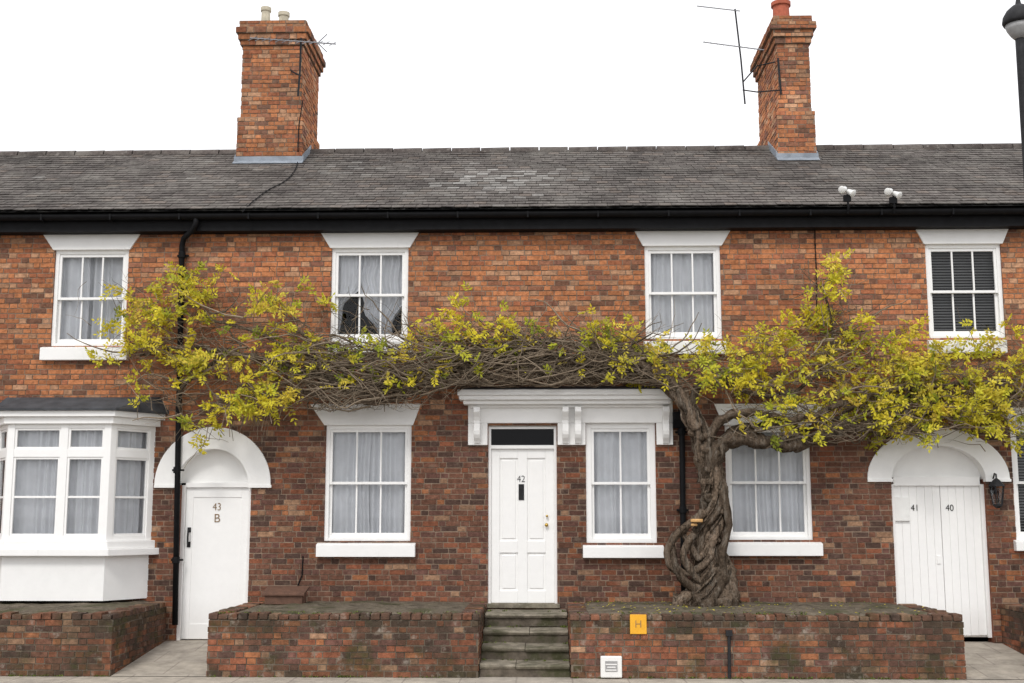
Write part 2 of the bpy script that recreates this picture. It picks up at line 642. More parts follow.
HOLES.append((wx0 + .12, wx1 - .12, zb(538), zb(430)))
fr_ = MB()
z_f0, z_f1 = zb(541), zb(424)
zt0, zt1 = zb(457), zb(449)
zbar = zb(497)
gls, cur = MB(), MB()
corners = [(wx0, 0), (bx0, BY), (bx1, BY), (wx1, 0)]
for fi in range(3):
    pa, pb = Vector((*corners[fi], 0)), Vector((*corners[fi + 1], 0))
    ux = (pb - pa).normalized()
    ln = (pb - pa).length
    n = Vector((ux.y, -ux.x, 0))
    nl = 2 if fi == 1 else 1
    sw = .085
    stiles = [(0, sw), (ln - sw, ln)] + ([(ln * .55 - .045, ln * .55 + .045)] if nl == 2 else [])
    for s0, s1 in stiles:
        fr_.obox(pa, ux, n, s0, s1, -.08, 0, z_f0, z_f1)
    fr_.obox(pa, ux, n, sw, ln - sw, -.075, -.004, z_f0, z_f0 + .06)
    fr_.obox(pa, ux, n, sw, ln - sw, -.075, -.004, z_f1 - .05, z_f1)
    fr_.obox(pa, ux, n, sw, ln - sw, -.075, -.004, zt0, zt1)
    edges = sorted(stiles)
    for q in range(len(edges) - 1):
        s0, s1 = edges[q][1], edges[q + 1][0]
        for zl, zh in ((z_f0 + .06, zt0), (zt1, z_f1 - .05)):
            for aa in ((s0, s0 + .028), (s1 - .028, s1)):
                fr_.obox(pa, ux, n, aa[0], aa[1], -.05, -.014, zl, zh)
            fr_.obox(pa, ux, n, s0 + .028, s1 - .028, -.05, -.016, zl, zl + .028)
            fr_.obox(pa, ux, n, s0 + .028, s1 - .028, -.05, -.016, zh - .028, zh)
            if zl < zbar < zh:
                fr_.obox(pa, ux, n, s0 + .028, s1 - .028, -.046, -.02, zbar - .013, zbar + .013)
            g4 = [pa + ux * s + n * -.033 + Vector((0, 0, z)) for s, z in ((s0, zl), (s1, zl), (s1, zh), (s0, zh))]
            gls.face(g4)
    # curtain along this face
    nx = int(ln * 90)
    i = len(cur.v)
    for r in range(2):
        z = (z_f1, z_f0)[r]
        for k in range(nx + 1):
            s = ln * (k / nx) * .94 + ln * .03
            d = -.12 + .02 * math.sin(s * 52 + fi * 2 + 1.4 * math.sin(s * 13)) + .01 * math.sin(s * 21)
            p = pa + ux * s + n * d
            cur.v.append((p.x, p.y, z))
    cur.idx([(i + k, i + k + 1, i + nx + 2 + k, i + nx + 1 + k) for k in range(nx)], (1, 1, 1), 0)
bay = fr_.build('bay_window', M['white_wood'], house, bevel=.003)
gls.build('pane', M['glass'], bay)
cur.build('curtain', M['curtain'], bay, smooth=True)
q = MB()
q.prism_z(bay_poly(.05), zb(424) + .001, zb(417))
q.prism_z(bay_poly(.10), zb(417), zb(411))
q.build('cornice', M['white'], bay, bevel=.006)
q = MB()
pl = bay_poly(.14)
q.prism_z(pl, zb(411) + .001, zb(409))
i = len(q.v)
zz = zb(409)
q.v += [(*p, zz) for p in pl] + [(pl[0][0] + .25, 0, zz + .2), (pl[1][0] - .12, 0, zz + .2), (pl[2][0] - .1, -.25, zz + .17), (pl[3][0] + .1, -.25, zz + .17)]
q.idx([(i + 3, i + 2, i + 6, i + 7), (i + 2, i + 1, i + 5, i + 6), (i, i + 3, i + 7, i + 4), (i + 7, i + 6, i + 5, i + 4)], (1, 1, 1), 0)
q.build('bay_roof', M['dark_lead'], bay)
q = MB()
q.prism_z(bay_poly(.09), zb(556), zb(549))
q.prism_z(bay_poly(.045), zb(549), zb(541) - .001)
q.build('sill', M['white'], bay, bevel=.008)
q = MB()
q.prism_z(bay_poly(-.015), zb(601), zb(556) - .001)
q.build('apron', M['white'], bay)


# ---- arched doorways
def arch(inner, outer, vtop, vspring):
    x0, x1 = W(inner[0], vspring)[0], W(inner[1], vspring)[0]
    X0, X1 = W(outer[0], vspring)[0], W(outer[1], vspring)[0]
    zs = W((inner[0] + inner[1]) / 2, vspring)[1]
    zt = W((inner[0] + inner[1]) / 2, vtop)[1]
    cx = (X0 + X1) / 2
    ro, ri = (X1 - X0) / 2, (x1 - x0) / 2
    kz = (zt - zs) / ro
    mb = MB()
    N = 28

    def pt(r, a, y, e=0):
        return (cx + r * math.cos(a), y, zs + r * kz * math.sin(a) + e)
    for (ra, rb, yf) in ((ro, ri, -.035),):
        for k in range(N):
            a0, a1 = PI * k / N, PI * (k + 1) / N
            i = len(mb.v)
            mb.v += [pt(ra, a0, yf), pt(ra, a1, yf), pt(rb, a1, yf), pt(rb, a0, yf), pt(ra, a0, .05), pt(ra, a1, .05), pt(rb, a1, .2), pt(rb, a0, .2)]
            mb.idx([(i, i + 1, i + 2, i + 3), (i, i + 4, i + 5, i + 1), (i + 3, i + 2, i + 6, i + 7)], (1, 1, 1), 0)
    for sgn in (-1, 1):
        xa, xb = sorted((cx + sgn * ri, cx + sgn * ro))
        mb.box(xa - .006 * (sgn > 0), xb + .012, -.045, .05, zs - .035, zs)
    for k in range(8):
        a0, a1 = PI / 2 * k / 8, PI / 2 * (k + 1) / 8
        rm = (ri * .6 + ro * .4)
        hz0 = zs + rm * kz * math.sin(a0)
        hz1 = zs + rm * kz * math.sin(a1)
        hw = rm * math.cos(a1)
        if hw > .02:
            HOLES.append((cx - hw, cx + hw, hz0, hz1))
    return mb, cx, zs, ri, kz, x0, x1


def tympanum(parent, cx, zs, r, kz, y, name):
    mb = MB()
    poly = [(cx + r * math.cos(PI * k / 24), zs + r * kz * math.sin(PI * k / 24)) for k in range(25)]
    mb.prism_y(poly, y, y + .03)
    return mb.build(name, M['white'], parent)


# left door
mb, cx, zs, ri, kz, ax0, ax1 = arch((178, 250), (155, 271), 427, 485)
x0, x1, z0, z1 = rect(178, 249, 485, 641)
HOLES.append((x0, x1, 0, zs))
d = MB()
d.box(x0 + .045, x1 - .045, .10, .13, z0 + .01, z1 - .03)
for sx in (x0 + .052, x1 - .052 - .09):
    d.box(sx, sx + .09, .09, .10, z0 + .015, z1 - .035)
d.box(x0 + .142, x1 - .142, .0902, .10, z1 - .155, z1 - .035)
d.box(x0 + .142, x1 - .142, .0902, .10, z0 + .015, z0 + .2)
door1 = d.build('door', M['white_wood'], house, bevel=.003)
door1['label'] = 'plain white arched door beside the downpipe'
f = MB()
f.box(x0, x0 + .045, .05, .16, z0, z1)
f.box(x1 - .045, x1, .05, .16, z0, z1)
f.box(x0 + .045, x1 - .045, .055, .16, z1 - .03, z1 + .03)
f.build('door_frame', M['white_wood'], door1, bevel=.003)
mb.build('arch_moulding', M['white'], door1)
tympanum(door1, cx, zs + .03, ri * .995, kz, .15, 'tympanum')
hx, hz = W(187, 537)
h = MB()
h.tube([(hx, .085, hz + .09), (hx, .04, hz + .07), (hx, .03, hz), (hx, .04, hz - .07), (hx, .085, hz - .09)], .012, 8)
h.box(hx - .022, hx + .022, .078, .09, hz - .13, hz - .06)
h.box(hx - .022, hx + .022, .078, .09, hz + .06, hz + .12)
h.build('handle', M['iron'], door1, smooth=False)
tx, tz = W(215, 507)
text_mesh('house_number', '43', (tx, .096, tz), .135, M['numeral'], door1, sx=.85)
tx, tz = W(215, 518.5)
text_mesh('house_letter', 'B', (tx, .096, tz), .155, M['numeral'], door1)

# right double door
mb, cx, zs, ri, kz, ax0, ax1 = arch((892, 986), (867, 1009), 428, 479)
x0, x1, z0, z1 = rect(893, 988, 484, 638)
x0, x1 = cx - ri, cx + ri
HOLES.append((x0, x1, 0, zs))
d = MB()
n = 11
pw = (x1 - x0 - .09) / n
for k in range(n):
    xa = x0 + .045 + k * pw
    g = .007 if k == 5 else .0012
    d.box(xa + .0004, xa + pw - g, .09 + random.uniform(0, .003), .13, z0 + .02 + random.uniform(0, .015), z1 - .02)
door2 = d.build('door', M['white_wood'], house, bevel=.003)
door2['label'] = 'wide white double door of vertical planks'
f = MB()
f.box(x0, x0 + .045, .05, .16, z0, z1)
f.box(x1 - .045, x1, .05, .16, z0, z1)
f.box(x0 + .045, x1 - .045, .055, .16, z1 - .02, zs + .03)
f.box(x0 + .045, x1 - .045, .125, .16, z0, z1 - .02)
f.build('door_frame', M['white_wood'], door2, bevel=.003)
mb.build('arch_moulding', M['white'], door2)
tympanum(door2, cx, zs + .03, ri * .995, kz, .15, 'tympanum')
for txt, u in (('41', 917), ('40', 952)):
    tx, tz = W(u, 508)
    text_mesh('house_number', txt, (tx, .086, tz), .115, M['iron'], door2, sx=.9)
q = MB()
xa, xb, za, zb_ = rect(896, 911, 497, 521)
q.box(xa, xb, .06, .088, za, zb_)
q.build('notice_plate', M['plastic'], door2, bevel=.003)
q = MB()
kx, kz_ = W(941, 560)
q.box(kx - .02, kx + .02, .078, .092, kz_ - .05, kz_ + .05)
q.build('lock_plate', M['white'], door2, bevel=.002)

# door 42
x0, x1, z0, z1 = rect(488, 557, 426, 605)
zt = W(520, 447)[1]
HOLES.append((x0, x1, z0, z1))
d = MB()
la, lb = x0 + .035, x1 - .035
lz0, lz1 = z0 + .02, zt - .02
d.box(la, lb, .09, .12, lz0, lz1)
st = .11
xm = (la + lb) / 2
zmid0, zmid1 = W(520, 553)[1], W(520, 541)[1]
for (a, b) in ((la, la + st), (xm - .06, xm + .06), (lb - st, lb)):
    d.box(a, b, .072, .09, lz0, lz1)
for (a, b) in ((la + st, xm - .06), (xm + .06, lb - st)):
    for (c, e) in ((lz0, lz0 + .15), (zmid0, zmid1), (lz1 - .12, lz1)):
        d.box(a, b, .0722, .09, c, e)
    for (c, e) in ((lz0 + .15, zmid0), (zmid1, lz1 - .12)):
        d.box(a + .03, b - .03, .079, .09, c + .03, e - .03)
door3 = d.build('door', M['white_wood'], house, bevel=.005)
door3['label'] = 'white panelled front door at the top of the stone steps'
f = MB()
f.box(x0, x0 + .035, .03, .14, z0, z1)
f.box(x1 - .035, x1, .03, .14, z0, z1)
f.box(x0 + .035, x1 - .035, .035, .14, zt - .02, zt + .025)
f.box(x0 + .035, x1 - .035, .034, .14, z1 - .035, z1)
f.build('door_frame', M['white_wood'], door3, bevel=.003)
q = MB()
q.face([(x0 + .03, .07, zt + .02), (x1 - .03, .07, zt + .02), (x1 - .03, .07, z1 - .03), (x0 + .03, .07, z1 - .03)])
q.build('transom_light', M['blacked_pane'], door3)
q = MB()
q.box(x0 - .03, x1 + .03, -.06, .14, z0 - .035, z0 + .018)
q.build('threshold', M['stone'], door3, bevel=.006)
tx, tz = W(521, 479)
text_mesh('house_number', '42', (tx, .070, tz), .12, M['iron'], door3, sx=.9)
q = MB()
a, b, c, e = rect(518.5, 524, 484, 500)
q.box(a, b, .062, .074, c, e)
q.build('letter_plate', M['iron'], door3, bevel=.003)
for u, v, r in ((547, 516, .016), (546.5, 525, .024)):
    kx, kz_ = W(u, v)
    q = MB()
    q.tube([(kx, .074, kz_), (kx, .05, kz_), (kx, .045, kz_), (kx, .03, kz_), (kx, .02, kz_)], [r * .5, r * .5, r, r, r * .5], 12)
    q.build('knob', M['brass'], door3, smooth=True)

# portico over door 42 and its window
q = MB()
x0, x1, z0, z1 = rect(468, 673, 402, 445, -.05)
zc0, zc1 = W(560, 402, -.25)[1], W(560, 391, -.25)[1]
zf = W(560, 423, -.05)[1]
q.box(x0, x1, -.05, .03, zf, zc0 + .06)
zlo = W(560, 445, -.05)[1]
for (ua, ub) in ((468, 487.5), (557.6, 585.5), (656.5, 673)):
    a, b = W(ua, 430, -.05)[0], W(ub, 430, -.05)[0]
    q.box(a, b, -.048, .03, zlo, zf)
cp = rect(459, 675, 391, 402, -.25)
for (e, yy, za, zb2) in ((.13, -.10, zc0 - .055, zc0 - .02), (.05, -.20, zc0 - .02, zc0 + .03), (0, -.26, zc0 + .03, zc0 + .085), (-.02, -.29, zc0 + .085, zc1 + .02)):
    q.box(cp[0] + e, cp[1] - e, yy, .02, za, zb2)
port = q.build('door_hood', M['white'], house, bevel=.008)
q = MB()
q.prism_x([(-.295, zc1 + .021), (-.295, zc1 + .032), (.02, zc1 + .09), (.02, zc1 + .021)], cp[0] + .015, cp[1] - .015)
q.build('hood_flashing', M['dark_lead'], port)
for u in (477, 565.5, 578, 666):
    xc = W(u, 420, -.12)[0]
    zt_, zb2 = zc0 - .056, W(u, 443, -.1)[1]
    q = MB()
    H = zt_ - zb2
    prof = [(-.051, zt_), (-.22, zt_), (-.225, zt_ - .06)]
    for k in range(9):
        t = k / 8
        prof.append((-.21 + .13 * t + .03 * math.sin(t * 2 * PI), zt_ - .08 - t * (H - .1)))
    prof += [(-.07, zb2), (-.051, zb2)]
    q.prism_x(prof, xc - .04, xc + .04)
    q.build('bracket', M['white'], port, bevel=.005)

# ---- downpipes, eaves, gutter
EZ0 = W(512, 229, -.2)[1]
EZ1 = W(512, 211, -.2)[1]
XL, XR = -9.5, 9.5
q = MB()
q.box(XL, XR, -.2, .005, EZ0, EZ1)
q.build('fascia', M['black'], house)
q = MB()
gy, gzz, gr = -.265, W(512, 213, -.27)[1], .06
i = len(q.v)
N = 10
for x in (XL, XR):
    for k in range(N + 1):
        a = PI + PI * k / N
        q.v.append((x, gy + gr * math.cos(a), gzz + gr * math.sin(a)))
    for k in range(N + 1):
        a = 2 * PI - PI * k / N
        q.v.append((x, gy + gr * .9 * math.cos(a), gzz + gr * .9 * math.sin(a)))
n2 = 2 * (N + 1)
q.idx([(i + k, i + (k + 1) % n2, i + n2 + (k + 1) % n2, i + n2 + k) for k in range(n2)], (1, 1, 1), 0)
xx = XL + .3
while xx < XR:
    q.box(xx, xx + .02, gy - .066, gy + .06, gzz - .068, gzz + .01)
    xx += .9
gut = q.build('gutter', M['black'], house)


def downpipe(pts, collars):
    mb = MB()
    mb.tube([P(*p) for p in pts], .036, 12)
    o = mb.build('downpipe', M['black'], house, smooth=True)
    for (u, v, y) in collars:
        c = P(u, v, y)
        k = MB()
        k.lathe(c.x, c.y, [(.045, c.z - .04), (.047, c.z - .035), (.047, c.z + .03), (.045, c.z + .04)], 12)
        k.box(c.x - .075, c.x + .075, c.y + .035, c.y + .06, c.z - .012, c.z + .012)
        k.build('pipe_collar', M['black'], o)


downpipe([(196, 217, -.265), (196, 223, -.265), (193, 230, -.23), (184, 238, -.12), (182, 246, -.075), (181, 300, -.075), (178, 450, -.075), (175, 625, -.075)],
         [(182, 255, -.075), (180, 370, -.075), (177, 470, -.075), (176, 560, -.075)])
downpipe([(681, 402, -.075), (682, 440, -.075), (683, 520, -.075), (684, 601, -.075)], [(681.5, 432, -.075), (683, 510, -.075)])
q = MB()
c = P(681, 420, -.08)
q.prism_x([(-.02, c.z + .1), (-.16, c.z + .1), (-.16, c.z), (-.11, c.z - .1), (-.02, c.z - .1)], c.x - .1, c.x + .1)
q.build('rain_hopper', M['black'], house, bevel=.005)

# ---- roof of individual slates
RY = 2.6
RZ = W(512, 151, RY)[1]
ey, ez = -.27, EZ1 + .035
L = math.hypot(RY - ey, RZ - ez)
sy, sz = (RY - ey) / L, (RZ - ez) / L
nyy, nzz = -sz, sy
q = MB()
q.face([(XL, ey + .02, ez - .02), (XR, ey + .02, ez - .02), (XR, RY, RZ - .02), (XL, RY, RZ - .02)], (.03, .03, .03))
q.face([(XL, 5.4, ez), (XR, 5.4, ez), (XR, RY, RZ - .02), (XL, RY, RZ - .02)], (.08, .08, .08))
ROWS = 25
ex = L / ROWS
lp = W(490, 180, 1.0)[0]
for r in range(ROWS):
    t0, t1 = r * ex, (r + 1) * ex + .03
    x = XL - random.random() * .1 - (.08 if r % 2 else 0)
    while x < XR:
        w = .165 + random.uniform(-.008, .008)
        g = .0025
        lift = .011 + random.uniform(0, .006)
        sk = random.uniform(-.006, .006)
        n1 = noise.noise((x * .5, r * .26, 2))
        n2 = noise.noise((x * 2.2, r * .6, 8))
        k = random.uniform(.78, 1.22) * (1 + .45 * n1)
        c = [.108 * k, .095 * k, .088 * k]
        if random.random() < .12:
            c = [.135 * k, .112 * k, .098 * k]
        pl_ = math.exp(-((x - lp) / .8) ** 2 - ((r - 10) / 5.5) ** 2)
        pl2 = .5 * math.exp(-((x + 2.6) / 1.9) ** 2 - ((r - 14) / 7) ** 2)
        if random.random() < (pl_ * 1.2 + pl2 * .25) * (.6 + n2) + .002:
            f_ = random.uniform(.15, .75) if pl_ > .3 else random.uniform(.1, .4)
            c = [a * (1 - f_) + b2 * f_ for a, b2 in zip(c, (.38, .37, .35))]
        dt = random.uniform(-.009, .009)
        p = []
        for (xx, tt, l) in ((x + g, t0 + dt + sk, lift), (x + w - g, t0 + dt - sk, lift), (x + w - g, t1, .002), (x + g, t1, .002)):
            p.append((xx, ey + sy * tt + nyy * l, ez + sz * tt + nzz * l))
        q.face(p, c)
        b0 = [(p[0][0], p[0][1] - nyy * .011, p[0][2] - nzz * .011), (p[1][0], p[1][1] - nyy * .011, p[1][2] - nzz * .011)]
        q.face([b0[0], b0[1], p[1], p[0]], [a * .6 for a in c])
        x += w
roof = q.build('roof', M['slate'], house)
q = MB()
x = XL
while x < XR:
    k = random.uniform(.75, 1.2)
    pth = [(x + .006, RY, RZ - .03 + random.uniform(-.006, .006)), (x + .44, RY, RZ - .03)]
    q.tube(pth, [.085, .09], 12, (.095 * k, .08 * k, .074 * k))
    x += .45
q.build('ridge', M['slate'], roof)


# ---- chimneys
def chimney(u0, u1, yf, yb, levels, flash_v, pots, potmat):
    q = MB()
    xa, xb = W(u0, 110, yf)[0], W(u1, 110, yf)[0]
    for (v0, v1, e) in levels:
        z0, z1 = W(u0, v0, yf)[1], W(u0, v1, yf)[1]
        a, b, c, d = xa - e, xb + e, yf - e, yb + e
        Wd, D = b - a, d - c
        bricks(q, (a, c, z0), (1, 0, 0), (0, -1, 0), Wd, z1 - z0, [], cf_chim)
        bricks(q, (b, c, z0), (0, 1, 0), (1, 0, 0), D, z1 - z0, [], cf_chim)
        bricks(q, (a, d, z0), (0, -1, 0), (-1, 0, 0), D, z1 - z0, [], cf_chim)
        bricks(q, (b, d, z0), (-1, 0, 0), (0, 1, 0), Wd, z1 - z0, [], cf_chim)
        for z in (z0 + .002, z1 - .002):
            q.face([(a, c, z), (b, c, z), (b, d, z), (a, d, z)], (.25, .1, .06), 1)
    ch = q.build('chimney', [M['brick'], M['mortar']], house)
    zt = W(u0, levels[-1][1], yf)[1]
    k = MB()
    i = len(k.v)
    k.v += [(xa, yf, zt), (xb, yf, zt), (xb, yb, zt), (xa, yb, zt), (xa + .12, yf + .12, zt + .07), (xb - .12, yf + .12, zt + .07), (xb - .12, yb - .12, zt + .07), (xa + .12, yb - .12, zt + .07)]
    k.idx([(i, i + 1, i + 5, i + 4), (i + 1, i + 2, i + 6, i + 5), (i + 2, i + 3, i + 7, i + 6), (i + 3, i, i + 4, i + 7), (i + 4, i + 5, i + 6, i + 7)], (1, 1, 1), 0)
    k.build('chimney_cap', M['cement'], ch)
    for (u, yy, r, vtop) in pots:
        px_, pz = W(u, 12, yy)
        ztop = W(u, vtop, yy)[1]
        k = MB()
        k.lathe(px_, yy, [(r * 1.1, zt + .02), (r, zt + .08), (r * .9, ztop - .07), (r * 1.1, ztop - .06), (r * 1.1, ztop), (r * .8, ztop), (r * .8, ztop - .05)], 16)
        k.build('chimney_pot', potmat, ch, smooth=False)
    # lead flashing where the stack meets the slates
    k = MB()
    e0 = levels[0][2] + .012
    def rz(y): return RZ - abs(y - RY) * sz / sy
    a, b = xa - e0, xb + e0
    zf_ = rz(yf - e0)
    k.box(a - .02, b + .02, yf - e0 - .01, yf - e0 + .002, zf_ - .03, zf_ + .10)
    for xs0, xs1 in ((a - .012, a), (b, b + .012)):
        k.prism_x([(yf - e0, rz(yf - e0) - .05), (RY, RZ - .05), (RY, RZ + .12), (yf - e0, rz(yf - e0) + .12)], xs0, xs1)
    k.prism_x([(yf - e0 - .1, rz(yf - e0 - .1) + .022), (yf - e0 - .1, rz(yf - e0 - .1) + .03), (yf - e0, zf_ + .04), (yf - e0, zf_ + .02)], a - .02, b + .02)
    k.build('flashing', M['lead'], ch)
    return ch, xa, xb


chimney(241, 301, 2.05, 3.35, [(170, 118, .035), (118, 46, 0), (46, 41, .03), (41, 35, .06), (35, 29, .09), (29, 22, .05)], 160, [(266, 2.45, .075, 8), (284, 2.9, .085, 13)], M['cream_pot'])
chimney(779, 811, 2.0, 3.6, [(170, 112, .04), (112, 44, 0), (44, 38, .03), (38, 31, .06), (31, 24, .10), (24, 17, .05)], 155, [(781, 2.7, .14, 3)], M['terracotta'])

# ---- facade
GZ = W(215, 641, 0)[1]          # level at the doors
q = MB()
Hw = EZ0 + .03
hs = [(a - XL, b - XL, c, d) for a, b, c, d in HOLES]
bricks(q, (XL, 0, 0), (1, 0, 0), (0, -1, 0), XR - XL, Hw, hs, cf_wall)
for (a, b, c, d) in HOLES:      # reveals
    cc = (.2, .08, .05)
    q.face([(a, 0, c), (a, .2, c), (a, .2, d), (a, 0, d)], cc)
    q.face([(b, 0, c), (b, .2, c), (b, .2, d), (b, 0, d)], cc)
for x in (XL, XR):
    q.face([(x, 0, 0), (x, 5.2, 0), (x, 5.2, Hw), (x, RY, RZ - .05), (x, 0, Hw)], (.3, .1, .05))
q.face([(XL, 5.2, 0), (XR, 5.2, 0), (XR, 5.2, Hw), (XL, 5.2, Hw)], (.3, .1, .05))
q.build('wall', [M['brick'], M['mortar']], house)
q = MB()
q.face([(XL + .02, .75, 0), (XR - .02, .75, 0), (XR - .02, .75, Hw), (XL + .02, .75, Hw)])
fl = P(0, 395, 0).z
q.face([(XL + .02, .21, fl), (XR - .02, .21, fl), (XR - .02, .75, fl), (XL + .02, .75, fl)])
q.build('dark_backing', M['room'], house)  # near-black sheet behind the windows, darkness of the rooms put into its colour

# ------------------------------------------------------------------ planters, steps, ground
D = 1.9
PT = W(400, 602, 0)[1]          # level of the planter tops at the wall
TOP = W(350, 613, -D)[1]
ZT = (PT + TOP) / 2
PG = 'brick planters in front of the houses'


def planter(x0, x1, label, zt=ZT):
    e = empty('brick_planter', ((x0 + x1) / 2, -D / 2, 0), label, 'planter', PG)
    q = MB()
    hc = zt - .07
    cf = cf_plant(zt)
    bricks(q, (x0, -D, 0), (1, 0, 0), (0, -1, 0), x1 - x0, hc, [], cf)
    bricks(q, (x1, -D, 0), (0, 1, 0), (1, 0, 0), D - .01, hc, [], cf)
    bricks(q, (x0, -.01, 0), (0, -1, 0), (-1, 0, 0), D - .01, hc, [], cf)
    q.build('brick_wall', [M['planter_brick'], M['planter_mortar']], e)
    c = MB()
    cw = [.02, .22, .42, .14, .1, .18]
    x = x0 - .01
    while x < x1:
        b = min(x + .105 + random.uniform(-.005, .004), x1 + .01)
        c.box(x + .003, b - .003, -D - .010 + random.uniform(-.010, .010), -D + .2, hc + .004, zt + random.uniform(-.022, .008), pick(cw, (.12, .08, .058), .5))
        x += .112
    for xs in (x0, x1):
        y = -D + .21
        while y < -.12:
            s = 1 if xs == x1 else -1
            xa, xb = sorted((xs + s * .010, xs - s * .2))
            c.box(xa, xb, y + .004, y + .101, hc + .004, zt + random.uniform(-.018, .006), pick(cw, (.12, .08, .058), .5))
            y += .108
    c.box(x0 + .02, x1 - .02, -D + .02, -.02, hc - .02, zt - .028, (.1, .09, .08), 1)
    c.build('coping', [M['planter_brick'], M['planter_mortar']], e, bevel=.01)
    s = MB()
    # rough mossy mortar bed on top
    xa, xb, ya, yb = x0 + .17, x1 - .17, -D + .17, -.015
    nx, ny = max(2, int((xb - xa) / .06)), int((yb - ya) / .06)
    for j in range(ny + 1):
        for k in range(nx + 1):
            x, y = xa + (xb - xa) * k / nx, ya + (yb - ya) * j / ny
            h = .018 * noise.noise((x * 2.5, y * 2.5, 3)) + .012 * noise.noise((x * 9, y * 9, 6))
            edge = min(1, min(k, nx - k, j) / 2)
            s.v.append((x, y, zt - .006 + (h + .008) * edge - .02 * (1 - edge)))
    s.idx([(j * (nx + 1) + k, j * (nx + 1) + k + 1, (j + 1) * (nx + 1) + k + 1, (j + 1) * (nx + 1) + k) for j in range(ny) for k in range(nx)], (1, 1, 1), 0)
    s.build('planter_bed', M['bed'], e, smooth=True)
    return e


xP1 = W(166, 615, 0)[0]
xP2a, xP2b = W(208, 645, -D)[0], W(478, 645, -D)[0]
xP3a, xP3b = W(571, 645, -D)[0], W(964, 645, -D)[0]
xP4 = W(1001, 620, 0)[0]
planter(XL + .5, xP1, 'weathered red brick planter below the white bay window at the far left')
p2 = planter(xP2a, xP2b, 'weathered red brick planter left of the stone steps with a brown box on top')
p3 = planter(xP3a, xP3b, 'long weathered brick planter carrying the wisteria trunk, yellow plate on its front')
planter(xP4, XR - .5, 'red brick planter cut off by the right edge beyond the plank double door')

zt = W(520, 606, 0)[1] - .03
ys = [-1.86, -1.47, -1.08, -.69]
st_ = empty('stone_steps', ((xP2b + xP3a) / 2, -1, 0), 'four worn grey stone steps between two brick planters leading to the front door', 'steps')
for k in range(4):
    s = MB()
    z1 = zt * (k + 1) / 4 + random.uniform(-.012, .012) * (k < 3)
    ye = -.012 if k == 3 else ys[k + 1] + .05
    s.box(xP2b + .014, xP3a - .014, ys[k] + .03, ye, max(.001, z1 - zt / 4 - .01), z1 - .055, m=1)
    cuts = sorted([xP2b + .014, xP3a - .014] + ([xP2b + .018 + (xP3a - xP2b) * random.uniform(.35, .65)] if k != 3 else []))
    for a, b in zip(cuts[:-1], cuts[1:]):
        # worn tread: front edge and top wander a little
        nn = 12
        yf, zt1_ = ys[k] + random.uniform(-.015, .015), z1 + random.uniform(-.008, .004)
        i = len(s.v)
        for j in range(nn + 1):
            x = a + .003 + (b - a - .006) * j / nn
            wv = .012 * noise.noise((x * 5, k * 3, 1)) + .008 * noise.noise((x * 14, k * 3, 1))
            dz = -.018 * math.exp(-((x - (xP2b + xP3a) / 2) / .3) ** 2) + .006 * noise.noise((x * 6, k * 4, 9))
            s.v += [(x, yf + .012 + wv, z1 - .056), (x, yf + wv, z1 - .035), (x, yf + wv, zt1_ - .014 + dz), (x, yf + .016 + wv, zt1_ + dz), (x, ye, zt1_ + dz * .3), (x, ye, z1 - .056)]
        for j in range(nn):
            s.idx([(i + j * 6 + r, i + j * 6 + r + 1, i + j * 6 + 7 + r, i + j * 6 + 6 + r) for r in range(5)], (1, 1, 1), 0)
        s.idx([tuple(i + r for r in range(6)), tuple(i + nn * 6 + r for r in range(6))], (1, 1, 1), 0)
    s.build('step', [M['stone'], M['riser']], st_)


# paths between the planters rise to the doors
def path(xa, xb, name='path'):
    q = MB()
    nn = 8
    for k in range(nn):
        ya, yb = -D + k * D / nn, -D + (k + 1) * D / nn
        za, zb2 = .006 + (GZ - .006) * k / nn, .006 + (GZ - .006) * (k + 1) / nn
        q.face([(xa, ya, za), (xb, ya, za), (xb, yb, zb2), (xa, yb, zb2)])
    q.face([(xa, 0, GZ), (xb, 0, GZ), (xb, .2, GZ), (xa, .2, GZ)])
    return tag(q.build(name, M['paving'], None), kind='structure')


path(xP1 + .008, xP2a - .008)
path(xP3b + .008, xP4 - .008)
q = MB()
q.box(-40, 40, -4.4, .1, -.2, 0)
tag(q.build('pavement', M['paving']), kind='structure')
q = MB()
x = -40
while x < 40:
    q.box(x + .004, x + .91, -4.53, -4.405, -.2, .006)
    x += .915
tag(q.build('kerb', M['kerb'], bevel=.012), kind='structure')
q = MB()
q.face([(-300, -11, -.12), (300, -11, -.12), (300, -4.5, -.12), (-300, -4.5, -.12)])
tag(q.build('road', M['asphalt']), kind='structure')
q = MB()
q.box(-40, 40, -20, -11, -.2, 0)
tag(q.build('far_pavement', M['paving']), kind='structure')
q = MB()
q.face([(-900, -900, -.13), (900, -900, -.13), (900, 900, -.13), (-900, 900, -.13)])
tag(q.build('ground', M['earth']), kind='structure')

